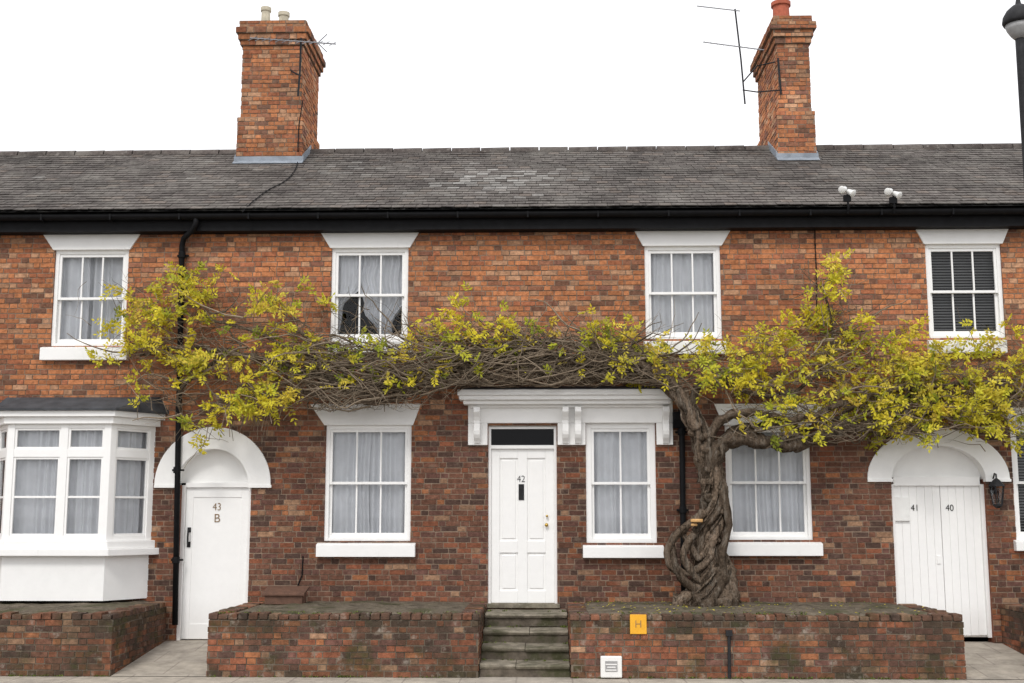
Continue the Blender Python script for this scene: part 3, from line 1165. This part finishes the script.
# ------------------------------------------------------------------ small things on the planters
x0, x1, z0, z1 = rect(265, 307, 586, 603, -.35)
q = MB()
zb_ = ZT - .004
q.prism_x([(-.5, zb_), (-.5, zb_ + .11), (-.22, zb_ + .17), (-.22, zb_)], x0 + .03, x1 - .03)
q.prism_x([(-.53, zb_ + .105), (-.53, zb_ + .135), (-.2, zb_ + .205), (-.2, zb_ + .175)], x0, x1)
tag(q.build('wooden_box', M['wood'], bevel=.004), 'small brown box with a sloping lid on the planter under the ground floor window', 'box')
x0, x1, z0, z1 = rect(630, 646.5, 614.5, 634, -D - .02)
sg = empty('hydrant_sign', ((x0 + x1) / 2, -D, z0), 'small square yellow plate fixed to the front of the long brick planter', 'sign')
q = MB()
q.box(x0, x1, -D - .030, -D - .012, z0, z1)
q.build('plate', M['yellow'], sg, bevel=.003)
text_mesh('lettering', 'H', ((x0 + x1) / 2, -D - .032, (z0 + z1) / 2), .11, M['numeral'], sg, .002)
x0, x1, z0, z1 = rect(600.5, 622, 656, 681, -D - .04)
ub = empty('utility_box', ((x0 + x1) / 2, -D, z0), 'white utility cover low on the long brick planter beside the steps', 'utility box')
q = MB()
q.box(x0, x1, -D - .06, -D - .01, max(z0, .012), z1)
q.build('casing', M['plastic'], ub, bevel=.012)
q = MB()
q.box(x0 + .05, x1 - .05, -D - .066, -D - .058, z0 + .1, z1 - .05)
q.build('label_panel', M['grey'], ub, bevel=.006)
q = MB()
for k, wd in enumerate((.06, .045, .055)):
    q.box((x0 + x1) / 2 - wd, (x0 + x1) / 2 + wd, -D - .068, -D - .065, z1 - .09 - k * .03, z1 - .08 - k * .03)
q.build('panel_marks', M['white'], ub)
a, b = P(729, 634, -D - .03), P(729.5, 681, -D - .03)
q = MB()
q.tube([(a.x, -D + .02, a.z), (a.x, -D - .03, a.z), (b.x, -D - .032, .01)], .018, 8)
q.box(a.x - .035, a.x + .035, -D - .05, -D - .008, a.z - .02, a.z + .04)
tag(q.build('drain_pipe', M['iron']), 'short thin dark pipe running down the front of the long brick planter', 'pipe')

# ------------------------------------------------------------------ wall lantern
c = P(997, 492, -.14)
wl = empty('wall_lantern', (c.x, 0, c.z), 'black lantern on the brick wall right of the plank double door', 'lantern')
q = MB()
q.box(c.x - .04, c.x + .04, -.03, -.008, c.z - .02, c.z + .2)
q.tube([(c.x, -.02, c.z + .15), (c.x, -.09, c.z + .23), (c.x, -.14, c.z + .22), (c.x, -.14, c.z + .15)], .01, 8)
q.build('bracket', M['iron'], wl)
q = MB()
q.lathe(c.x, -.14, [(.02, c.z - .2), (.06, c.z - .17), (.06, c.z - .15)], 6)
q.lathe(c.x, -.14, [(.105, c.z + .07), (.1, c.z + .085), (.04, c.z + .15), (.012, c.z + .17)], 6)
for k in range(6):
    a = 2 * PI * k / 6
    q.tube([(c.x + .058 * math.cos(a), -.14 + .058 * math.sin(a), c.z - .155), (c.x + .092 * math.cos(a), -.14 + .092 * math.sin(a), c.z + .08)], .006, 5)
q.build('cage', M['iron'], wl)
q = MB()
q.lathe(c.x, -.14, [(.052, c.z - .15), (.085, c.z + .07)], 6)
q.build('pane', M['glass'], wl)

# ------------------------------------------------------------------ floodlights on the gutter
def floodlight(u, v, label):
    c = P(u, v, -.36)
    e = empty('floodlight', (c.x, c.y, c.z - .12), label, 'floodlight', 'white floodlights on the gutter')
    q = MB()
    q.tube([(c.x + .01, -.33, gzz - .05), (c.x + .01, -.36, gzz + .02), (c.x, -.37, c.z - .02)], .014, 8)
    q.box(c.x - .045, c.x + .045, -.38, -.33, c.z - .11, c.z - .03)
    q.build('bracket', M['black'], e)
    for s in (-1, 1):
        q = MB()
        ax = Vector((s * .6, -.7, -.35 - .2 * (s > 0))).normalized()
        p0 = Vector((c.x + s * .04, -.36, c.z + .03 - .02 * s))
        q.tube([p0 - ax * .05, p0 - ax * .04, p0 + ax * .02, p0 + ax * .055, p0 + ax * .06], [.018, .03, .038, .05, .044], 12)
        q.build('lamp_head', M['plastic'], e, smooth=True)
    return e


floodlight(847, 193, 'white twin headed floodlight on the black gutter, the left one of two')
floodlight(893, 195, 'white twin headed floodlight on the black gutter, the right one of two')

# ------------------------------------------------------------------ aerials
ya = 1.95
e = empty('television_aerial', P(300, 95, ya), 'thin metal aerial pointing right from the left chimney stack with two clay pots', 'aerial')
q = MB()
q.tube([P(298, 96, ya), P(300, 70, ya), P(301, 38, ya)], .016, 8)
q.tube([P(301, 76, ya), P(293, 72, ya), P(291, 70, 2.05)], .012, 6)
q.build('mast', M['iron'], e)
q = MB()
a, b = P(250, 38, ya - .05), P(336, 44, ya - .05)
q.tube([a, b], .011, 6)
for k in range(13):
    p = a.lerp(b, (k + .5) / 13)
    h_ = .17 - .05 * k / 13
    d_ = Vector((.25, .8, .55)).normalized()
    q.tube([p - d_ * h_, p + d_ * h_], .006, 5)
for dv in (-1, 1):
    p = P(319, 43, ya - .05)
    q.tube([p + Vector((-.02, 0, 0)), p + Vector((.12, 0, .14 * dv))], .008, 5)
q.build('antenna_array', M['alu'], e)

ya = 1.85
e = empty('television_aerial', P(744, 103, ya), 'tall thin mast with two aerials beside the right chimney stack with a red pot', 'aerial')
q = MB()
q.tube([P(745, 104, ya), P(741, 60, ya), P(735, 9, ya)], .013, 8)
q.tube([P(743, 82, ya), P(757, 66, 2.3), P(775, 62, 1.95)], .011, 6)
q.tube([P(743, 90, ya), P(757, 92, 2.1), P(782, 90, 1.95)], .011, 6)
q.tube([P(778, 58, 1.95), P(781, 94, 1.95)], .016, 6)
q.build('mast', M['iron'], e)
for (u0, v0, u1, v1, n_) in ((697, 6, 740, 11, 8), (703, 42, 764, 50, 10)):
    q = MB()
    a, b = P(u0, v0, ya - .04), P(u1, v1, ya - .04)
    q.tube([a, b], .009, 6)
    for k in range(n_):
        p = a.lerp(b, (k + .3) / n_)
        d_ = Vector((.1, .85, .42)).normalized()
        q.tube([p - d_ * .15, p + d_ * .15], .005, 5)
    q.build('antenna_array', M['alu'], e)

# cables
q = MB()
pts = [P(303, 100, 2.02), P(299, 125, 2.0), P(298, 150, 1.98)]
for (u, t) in ((298, .88), (297, .72), (293, .56), (284, .40), (268, .26), (258, .14), (251, .05)):
    yy = ey + sy * L * t
    zz = ez + sz * L * t + .03
    vv = 207 - 55 * t
    pts.append(Vector((W(u, vv, yy)[0], yy, zz)))
pts.append(Vector((pts[-1].x - .06, -.33, gzz + .02)))
q.tube(spline(pts, 5), .008, 6)
tag(q.build('aerial_cable', M['black']), 'thin black cable trailing down the slates below the left chimney', 'cable')
q = MB()
q.tube([P(303, 556, -.02), P(302, 575, -.02), P(298, 585, -.02), P(296, 601, -.02)], .008, 6)
tag(q.build('wall_cable', M['black']), 'short thin black cable on the brickwork above the brown box', 'cable')
q = MB()
q.tube([P(815, 229, -.02), P(815, 245, -.02), P(816, 262, -.02), P(817, 330, -.02)], .007, 6)
tag(q.build('wall_cable', M['black']), 'thin dark cable hanging down the upper brickwork above the right wisteria leaves', 'cable')

# ------------------------------------------------------------------ street lamp
yl = -3.6
c = P(1019.5, 25, yl)
sl = empty('street_lamp', (c.x, yl, 0), 'tall dark street lamp with a domed head at the top right corner', 'street lamp')
q = MB()
q.lathe(c.x, yl, [(.11, .0), (.11, .9), (.075, 1.0), (.06, 1.1), (.05, c.z - .3), (.05, c.z - .14)], 16)
q.build('pole', M['iron'], sl, smooth=True)
q = MB()
q.lathe(c.x, yl, [(.15, c.z + .0), (.165, c.z + .03), (.155, c.z + .09), (.12, c.z + .15), (.065, c.z + .2), (.03, c.z + .22), (.02, c.z + .27)], 24)
q.build('lamp_hood', M['iron'], sl, smooth=True)
q = MB()
q.lathe(c.x, yl, [(.055, c.z - .15), (.09, c.z - .11), (.125, c.z - .05), (.14, c.z - .002)], 24)
q.build('lamp_bowl', M['grey'], sl, smooth=True)

# ------------------------------------------------------------------ wisteria
base = P(708, 600, -.5)
base.z = ZT
wis = empty('wisteria', base, 'old wisteria with twisted trunk and yellow green leaves trained along the brick facade', 'climbing plant')


def barkc(lo=.55, hi=1.45):
    k = random.uniform(lo, hi)
    return (.165 * k, .122 * k, .088 * k)


def flute(seed, am=1.0):
    def f(t, a, p):
        return 1 + am * (.16 * math.cos(3 * a + t * 10 + seed) + .12 * math.cos(5 * a - t * 7 + seed * 2) + .40 * noise.noise((p.x * 9 + seed, p.z * 9, a * .8)) + .22 * noise.noise((p.x * 24 + seed, p.z * 24, a * 1.6)))
    return f


# trunk: several stems wound about one another
cl = spline([P(708, 606, -.5), P(713, 572, -.5), P(706, 540, -.48), P(715, 505, -.47), P(711, 472, -.46), P(703, 442, -.46), P(691, 414, -.46), P(676, 390, -.46)], 16)
n = len(cl)
TR = lambda t: .24 * math.exp(-t * 11) + .155 - .06 * t
q = MB()
q.tube(cl, [TR(k / (n - 1)) * .62 for k in range(n)], 12, barkc(.3, .45), 0, True, flute(9.1))  # core coloured darker, painting shade into the crevices between the stems
NS = 6
for s in range(NS):
    pth, rd = [], []
    for k, p in enumerate(cl):
        t = k / (n - 1)
        Rr = TR(t)
        ang = s * 2 * PI / NS + t * 7.2 + .5 * noise.noise((t * 5, s * 3.3, 1))
        o = Rr * (.80 + .34 * noise.noise((t * 8, s * 5.1, 2)))
        pth.append(p + Vector((math.cos(ang) * o, math.sin(ang) * o * .8, .02 * math.sin(t * 20 + s))))
        rd.append(max(.018, Rr * (.40 + .26 * noise.noise((t * 12, s * 2.7, 9)))))
    k_ = (.6, 1.25, .8, 1.5, .7, 1.1)[s]
    q.tube(pth, rd, 14, (.165 * k_, .122 * k_, .088 * k_), 0, True, flute(s * 3.1))
# shaggy strips of old bark follow the twist
for s in range(150):
    k0 = random.randrange(2, n - 14)
    kk = random.randrange(4, 12)
    a0 = random.uniform(PI * .9, 2.1 * PI)
    pth = []
    jj = random.uniform(1.05, 1.3)
    for k in range(k0, k0 + kk):
        t = k / (n - 1)
        Rr = TR(t) * (jj + random.uniform(-.06, .06))
        ang = a0 + (k - k0) * .07
        pth.append(cl[k] + Vector((math.cos(ang) * Rr, math.sin(ang) * Rr * .85, 0)))
    q.tube(pth, [random.uniform(.004, .015) for _ in pth], 5, barkc())
# burrs and knots
for s in range(22):
    k = random.randrange(4, n - 6)
    t = k / (n - 1)
    a0 = random.uniform(PI, 2 * PI)
    p = cl[k] + Vector((math.cos(a0) * TR(t) * 1.0, math.sin(a0) * TR(t) * .85, 0))
    d_ = Vector((math.cos(a0), math.sin(a0), random.uniform(-.3, .5))) * .05
    q.tube([p - d_, p, p + d_ * .6, p + d_ * 1.1], [.045, .052, .038, .012], 8, barkc(), 0, True, flute(s * 1.7))
# root flares
for k in range(8):
    a = k / 8 * 2 * PI + .3
    d_ = Vector((math.cos(a), math.sin(a) * .7, 0))
    q.tube([base + d_ * .10 + Vector((0, 0, .28)), base + d_ * .22 + Vector((0, 0, .1)), base + d_ * random.uniform(.3, .4) + Vector((0, 0, -.01))], [.07, .06, .03], 8, barkc(), 0, True, flute(k))
# the knotted loop of old stem at the lower left of the trunk
for (pts, r0, r1) in (([(704, 512, -.58), (690, 523, -.63), (677, 534, -.66), (668, 549, -.66), (671, 564, -.65), (684, 573, -.66), (700, 568, -.68), (712, 556, -.64)], .046, .04),
                      ([(671, 545, -.62), (676, 566, -.67), (690, 586, -.66), (706, 596, -.6)], .04, .055),
                      ([(694, 534, -.66), (684, 550, -.69), (688, 566, -.7), (700, 582, -.66)], .04, .045),
                      ([(680, 530, -.6), (690, 545, -.62), (700, 560, -.64)], .03, .04),
                      ([(722, 490, -.58), (728, 525, -.6), (722, 560, -.63), (728, 592, -.6)], .045, .05)):
    pp = spline([P(*a) for a in pts], 6)
    q.tube(pp, [r0 + (r1 - r0) * k / (len(pp) - 1) for k in range(len(pp))], 10, barkc(), 0, True, flute(r0 * 90))
q.build('trunk', M['bark'], wis, smooth=True)

LIMBS = [
    ([(692, 420, -.46), (676, 386, -.45), (650, 368, -.42), (612, 370, -.40), (570, 376, -.38), (520, 366, -.36), (470, 366, -.35), (420, 376, -.36), (372, 390, -.38), (330, 380, -.38), (285, 366, -.36), (232, 352, -.34), (180, 348, -.3), (140, 356, -.28)], .09, .024),
    ([(696, 428, -.5), (670, 380, -.52), (620, 358, -.48), (566, 360, -.46), (510, 376, -.44), (455, 382, -.46), (400, 372, -.5), (350, 366, -.48), (300, 352, -.42), (250, 330, -.38), (205, 318, -.32)], .065, .018),
    ([(686, 402, -.4), (640, 376, -.34), (590, 380, -.33), (540, 378, -.34), (480, 382, -.36), (430, 388, -.42), (385, 402, -.44), (340, 400, -.44), (300, 392, -.4), (255, 395, -.38), (210, 402, -.34)], .055, .016),
    ([(670, 382, -.45), (630, 350, -.4), (580, 344, -.36), (530, 340, -.34), (480, 348, -.34), (430, 352, -.36), (385, 358, -.4), (335, 348, -.4), (290, 330, -.34)], .045, .012),
    ([(664, 376, -.5), (610, 368, -.52), (550, 352, -.5), (500, 360, -.5), (440, 364, -.52), (390, 384, -.5), (345, 388, -.46), (300, 374, -.42)], .04, .012),
    ([(680, 392, -.36), (620, 364, -.3), (560, 366, -.28), (500, 356, -.27), (450, 374, -.28), (400, 390, -.32), (350, 376, -.34), (310, 366, -.34)], .035, .012),
    ([(710, 484, -.48), (716, 453, -.52), (735, 439, -.55), (765, 442, -.55), (790, 446, -.52), (825, 436, -.49), (860, 425, -.44), (905, 414, -.42), (955, 408, -.4), (1030, 402, -.4), (1090, 404, -.4)], .135, .03),
    ([(703, 450, -.5), (722, 420, -.54), (752, 412, -.54), (790, 420, -.56), (830, 408, -.54), (868, 396, -.5), (915, 388, -.46), (965, 384, -.44), (1030, 378, -.42)], .07, .018),
    ([(706, 458, -.5), (730, 432, -.44), (770, 424, -.4), (810, 430, -.38), (850, 410, -.38), (900, 400, -.36), (960, 396, -.36), (1030, 392, -.36)], .05, .014),
    ([(690, 410, -.48), (700, 384, -.5), (728, 384, -.5), (760, 396, -.48), (800, 388, -.46), (826, 362, -.42), (832, 325, -.36), (822, 285, -.3)], .05, .012),
    ([(232, 352, -.34), (200, 372, -.36), (178, 396, -.36), (185, 425, -.34)], .03, .012),
    ([(860, 424, -.42), (890, 428, -.46), (930, 430, -.5), (968, 424, -.48)], .035, .012),
]
q = MB()
SAMP = []
for li, (pts, r0, r1) in enumerate(LIMBS):
    pp = spline([P(*a) for a in pts], 10)
    m_ = len(pp)
    for k, p in enumerate(pp):
        p.x += .02 * noise.noise((p.x * 5, li * 7, 1)); p.z += .05 * noise.noise((p.x * 4, li * 7, 2)) + .025 * noise.noise((p.x * 11, li * 7, 2)); p.y += .04 * noise.noise((p.x * 4, li * 7, 3))
    rd = [(r0 + (r1 - r0) * (k / (m_ - 1)) ** .6) * (1 + .5 * noise.noise((pp[k].x * 7, li, 4))) for k in range(m_)]
    q.tube(pp, rd, 9, barkc(), 0, True, flute(li))
    skip = 22 if li in (6, 7, 8) else 7
    for k in range(skip if li not in (10, 11) else 3, m_ - 1):
        SAMP.append((pp[k], (pp[k + 1] - pp[k]).normalized(), rd[k]))
q.build('limb', M['bark'], wis, smooth=True)

XH0, XH1 = P(455, 390, -.4).x, P(668, 390, -.4).x
ZH = P(560, 387, -.4).z
ZLEFT, ZRIGHT = P(380, 412, -.4).z, P(830, 444, -.4).z
ZTOP = P(512, 262, -.4).z


def zfloor(x):
    if x < XH0:
        return ZLEFT if x > -4.0 else 0
    if x < XH1:
        return ZH
    return ZRIGHT


def grow(p, d, length, n, wob, grav):
    path = [p.copy()]
    d = d.normalized()
    for k in range(n):
        d = (d + Vector((random.gauss(0, wob), random.gauss(0, wob * .5), random.gauss(0, wob) + grav))).normalized()
        nxt = path[-1] + d * (length / n)
        nxt.y = min(-.06, max(-1.05, nxt.y))
        zf0 = zfloor(nxt.x)
        if nxt.z < zf0:
            nxt.z = max(path[-1].z, zf0) + random.uniform(0, .02)
            d.z = abs(d.z)
        if nxt.z > ZTOP:
            nxt.z = min(path[-1].z, ZTOP) - random.uniform(0, .01) if path[-1].z <= ZTOP else path[-1].z - .02
            d.z = -abs(d.z)
        path.append(nxt)
    return path


tw = MB()
def twc():
    kc = random.uniform(.55, 1.8)
    return (.17 * kc, .134 * kc, .098 * kc)
# tangled mat of old runners along the limbs
CENTRE = [s_ for s_ in SAMP if -2.9 < s_[0].x < 1.9]
for k in range(2600):
    p, d, r = random.choice(CENTRE if random.random() < .5 else SAMP)
    right = p.x > 2.0
    s = 1 if (random.random() < .3) else -1
    if right:
        s = -s
    mat_ = random.random() < .68
    if mat_:
        dd = Vector((s * random.uniform(.7, 1.2), random.gauss(-.02, .15), random.gauss(.03, .22)))
        L_ = random.uniform(.3, 1.1)
        off = Vector((0, random.uniform(-.12, .06), random.uniform(-.08, .16)))
        gv = 0
    else:
        dd = Vector((s * random.uniform(.3, 1), random.gauss(-.1, .2), random.gauss(.35, .5)))
        L_ = random.uniform(.15, .6)
        off = Vector((0, random.uniform(-.06, .02), random.uniform(-.03, .12)))
        gv = -.02
    pth = grow(p + off, dd, L_, 8, .22, gv)
    rr = random.choice([.003, .004, .005, .007, .009, .014]) if mat_ else random.choice([.0025, .0035, .0045])
    tw.tube(pth, [rr * (1 - .7 * j / 8) for j in range(9)], 4, twc(), 0, False)

# leafy regions: u, v, ru, rv, weight
REG = [(205, 308, 70, 34, 19), (185, 350, 55, 45, 15), (222, 396, 54, 36, 15), (150, 298, 30, 34, 6), (298, 316, 34, 38, 10), (285, 366, 34, 36, 7), (262, 420, 34, 18, 7),
       (205, 424, 24, 12, 3), (138, 372, 24, 34, 4), (325, 345, 12, 18, 2), (455, 332, 50, 14, 8), (400, 345, 28, 13, 3), (540, 340, 40, 14, 4), (612, 350, 36, 18, 10), (655, 360, 24, 16, 6),
       (718, 355, 30, 18, 9), (745, 378, 30, 20, 9), (800, 370, 48, 36, 20), (830, 318, 26, 44, 12), (828, 284, 14, 18, 3), (862, 342, 38, 38, 14), (884, 385, 48, 36, 19), (945, 385, 48, 34, 20), (1000, 388, 38, 40, 20),
       (1045, 385, 30, 36, 10), (905, 422, 50, 20, 12), (850, 418, 36, 16, 4), (960, 422, 38, 18, 8), (790, 408, 36, 18, 5), (1020, 345, 14, 24, 3), (760, 348, 22, 18, 5), (1000, 425, 22, 16, 3)]
lf = MB()
LC = [(.74, .63, .045), (.64, .59, .05), (.44, .46, .04), (.78, .65, .09), (.27, .31, .035), (.60, .45, .06)]


def leaflet(p, d, side, ln, wd, c):
    t = p + d * ln
    mid = p + d * (ln * .45)
    nrm = d.cross(side).normalized()
    lf.face([p, mid + side * wd + nrm * wd * .3, t, mid - side * wd + nrm * wd * .3], c)


def compound(p, d, ln, cbase):
    d = d.normalized()
    a = Vector((random.gauss(0, 1), random.gauss(0, 1), random.gauss(0, 1)))
    side = d.cross(a).normalized()
    nn = random.choice([3, 4, 4, 5])
    for k in range(nn):
        t = (k + .8) / (nn + .5)
        q_ = p + d * (ln * t) + Vector((0, 0, -.25 * ln * t * t))
        for s in (-1, 1):
            dd = (d * .55 + side * s + Vector((random.gauss(0, .2), random.gauss(0, .2), random.gauss(-.25, .2)))).normalized()
            sd = dd.cross(Vector((random.gauss(0, .5), -1, random.gauss(.5, .5)))).normalized()
            kk = random.uniform(.8, 1.2)
            leaflet(q_, dd, sd, random.uniform(.045, .078), random.uniform(.011, .018), tuple(v * kk for v in cbase))
    q_ = p + d * ln + Vector((0, 0, -.25 * ln))
    sd = d.cross(Vector((0, -1, .3))).normalized() if abs(d.y) < .9 else Vector((1, 0, 0))
    leaflet(q_, d, sd, .06, .013, cbase)


for (u, v, ru, rv, wt) in REG:
    hot = []
    for s in range(max(2, int(wt * .65))):
        a = random.random() * 2 * PI
        rr = math.sqrt(random.random())
        hot.append((u + ru * rr * math.cos(a), v + rv * rr * math.sin(a), a, -.2 - random.random() * .45))
    for s in range(max(2, int(wt * 1.25))):
        hu, hv, a, hy = random.choice(hot)
        leafy = random.random() < .86
        pu, pv = hu + random.gauss(0, 8), hv + random.gauss(0, 7)
        y = min(-.14, hy + random.gauss(0, .08))
        p = P(pu, pv, y)
        ca = Vector((random.gauss(0, .8) + .6 * math.cos(a), random.gauss(-.15, .4), random.gauss(.35, .6) - .5 * math.sin(a)))
        L_ = random.uniform(.22, .62)
        st0 = p - ca.normalized() * L_ * .4
        if st0.y > -.1:
            st0.y = -.1
        pth = grow(st0, ca, L_, 7, .2, .0)
        tw.tube(pth, [.0045 * (1 - .7 * j / 7) for j in range(8)], 4, twc(), 0, False)
        if not leafy:
            continue
        tone = random.choices(LC, [.34, .28, .12, .16, .04, .06])[0]
        for j in range(2, 8):
            for _ in range(random.choice([1, 1, 1, 2])):
                dv = Vector((random.gauss(0, .8), random.gauss(-.2, .6), random.gauss(.1, .6)))
                cb = tuple(.65 * x_ + .35 * y_ for x_, y_ in zip(tone, random.choice(LC)))
                compound(pth[j], dv, random.uniform(.09, .17), cb)
# single leaf sprays scattered along the limbs
for k in range(190):
    p, d, r = random.choice(SAMP)
    st0 = p + Vector((random.uniform(-.1, .1), random.uniform(-.1, -.02), random.uniform(-.02, .28)))
    pth = grow(st0, Vector((random.gauss(0, .7), random.gauss(-.2, .3), random.uniform(.1, 1))), random.uniform(.08, .25), 3, .2, 0)
    tone = random.choice(LC)
    for j in range(1, 4):
        compound(pth[j], Vector((random.gauss(0, .8), random.gauss(-.2, .6), random.gauss(.1, .6))), random.uniform(.08, .15), tone)
# bare twigs reaching through the leafy parts and straggling past their edges
for (u, v, ru, rv, wt) in REG:
    for s in range(int(wt * 3.0)):
        p = P(u + random.gauss(0, ru * .65), v + random.gauss(0, rv * .5), -.15 - random.random() * .4)
        pth = grow(p, Vector((random.gauss(0, 1), random.gauss(0, .3), random.gauss(.2, .6))), random.uniform(.25, .7), 7, .2, -.02)
        rr = random.choice([.003, .004, .006])
        tw.tube(pth, [rr * (1 - .7 * j / 7) for j in range(8)], 4, twc(), 0, False)
tw.build('twigs', M['twig'], wis)
lf.build('foliage', M['leaf'], wis)

# bracket fungus on the trunk
c = P(697, 521, -.68)
q = MB()
poly = [(.075 * math.cos(PI + PI * k / 12), .07 * math.sin(PI + PI * k / 12)) for k in range(13)]
q.prism_z([(c.x + a, c.y + .03 + b) for a, b in poly], c.z - .015, c.z + .025)
q.prism_z([(c.x - .04 + a * .7, c.y + .05 + b * .7) for a, b in poly], c.z - .06, c.z - .03)
tag(q.build('bracket_fungus', M['fungus'], bevel=.012), 'small orange bracket fungus on the left side of the wisteria trunk', 'fungus')

# fallen leaves on the planter tops
q = MB()
for k in range(420):
    x = random.gauss(base.x, 1.6)
    y = random.uniform(-1.85, -.1)
    if not (xP3a + .05 < x < xP3b - .05):
        continue
    a = random.random() * 6
    d_ = Vector((math.cos(a), math.sin(a), random.uniform(0, .3)))
    s_ = Vector((-math.sin(a), math.cos(a), 0))
    p = Vector((x, y, ZT + .012))
    l_, w_ = random.uniform(.03, .05), .011
    q.face([p, p + d_ * l_ * .5 + s_ * w_, p + d_ * l_, p + d_ * l_ * .5 - s_ * w_], random.choice(LC[:1] + LC[3:] + [(.2, .12, .05)]))
tag(q.build('fallen_leaves', M['leaf']), 'yellow and brown leaves fallen on the long planter under the wisteria', 'fallen leaves', kind='stuff')

# moss and small weeds along the foot of the walls and on the planter edges
q = MB()
def tuft(x, y, z, hgt, nb):
    for _ in range(nb):
        a = random.random() * 2 * PI
        ln = hgt * random.uniform(.5, 1.1)
        d_ = Vector((math.cos(a) * .6, math.sin(a) * .6, random.uniform(.5, 1))).normalized()
        s_ = Vector((-math.sin(a), math.cos(a), 0))
        p = Vector((x + random.gauss(0, hgt * .5), y + random.gauss(0, hgt * .3), z))
        k = random.uniform(.6, 1.3)
        q.face([p - s_ * .006, p + d_ * ln * .6 + s_ * .006, p + d_ * ln, p + d_ * ln * .5 - s_ * .006], (.12 * k, .15 * k, .035 * k))
for k in range(150):
    xa, xb = random.choice([(xP1 - 2.2, xP1), (xP2a, xP2b), (xP3a, xP3b), (xP3a, xP3b)])
    tuft(random.uniform(xa, xb), -D - .02, .001, random.uniform(.015, .045), 8)
for k in range(120):
    xa, xb = random.choice([(xP2a, xP2b), (xP3a, xP3b)])
    tuft(random.uniform(xa, xb), random.choice([-D + .2, -D + .03, -.06]), ZT - .008, random.uniform(.015, .04), 7)
for k in range(40):
    j = random.randrange(4)
    tuft(random.choice([xP2b + .05, xP3a - .05, random.uniform(xP2b, xP3a)]), ys[j] + random.uniform(.28, .38), zt * (j + 1) / 4 - .015, .035, 8)
tag(q.build('weeds', M['moss']), 'tiny green weeds along the foot of the planters and in their joints', 'weeds', kind='stuff')

# ------------------------------------------------------------------ light
w = bpy.data.worlds.new('World')
C.scene.world = w
w.use_nodes = True
nt = w.node_tree
bg = nt.nodes['Background']
sky = nt.nodes.new('ShaderNodeTexSky')
sky.sky_type = 'NISHITA'
sky.sun_disc = False
sky.sun_elevation = R(48)
sky.sun_rotation = R(195)
hs_ = nt.nodes.new('ShaderNodeHueSaturation')
hs_.inputs['Saturation'].default_value = .1
nt.links.new(sky.outputs[0], hs_.inputs['Color'])
nt.links.new(mixc(nt, .85, hs_.outputs[0], (10.5, 10.55, 10.8)), bg.inputs['Color'])
bg.inputs['Strength'].default_value = .134
sd_ = bpy.data.lights.new('sun', 'SUN')
sd_.energy = 1.5
sd_.angle = R(14)
sd_.color = (1, .97, .93)
so = bpy.data.objects.new('sun', sd_)
col.objects.link(so)
so.rotation_euler = (R(42), 0, R(-15))
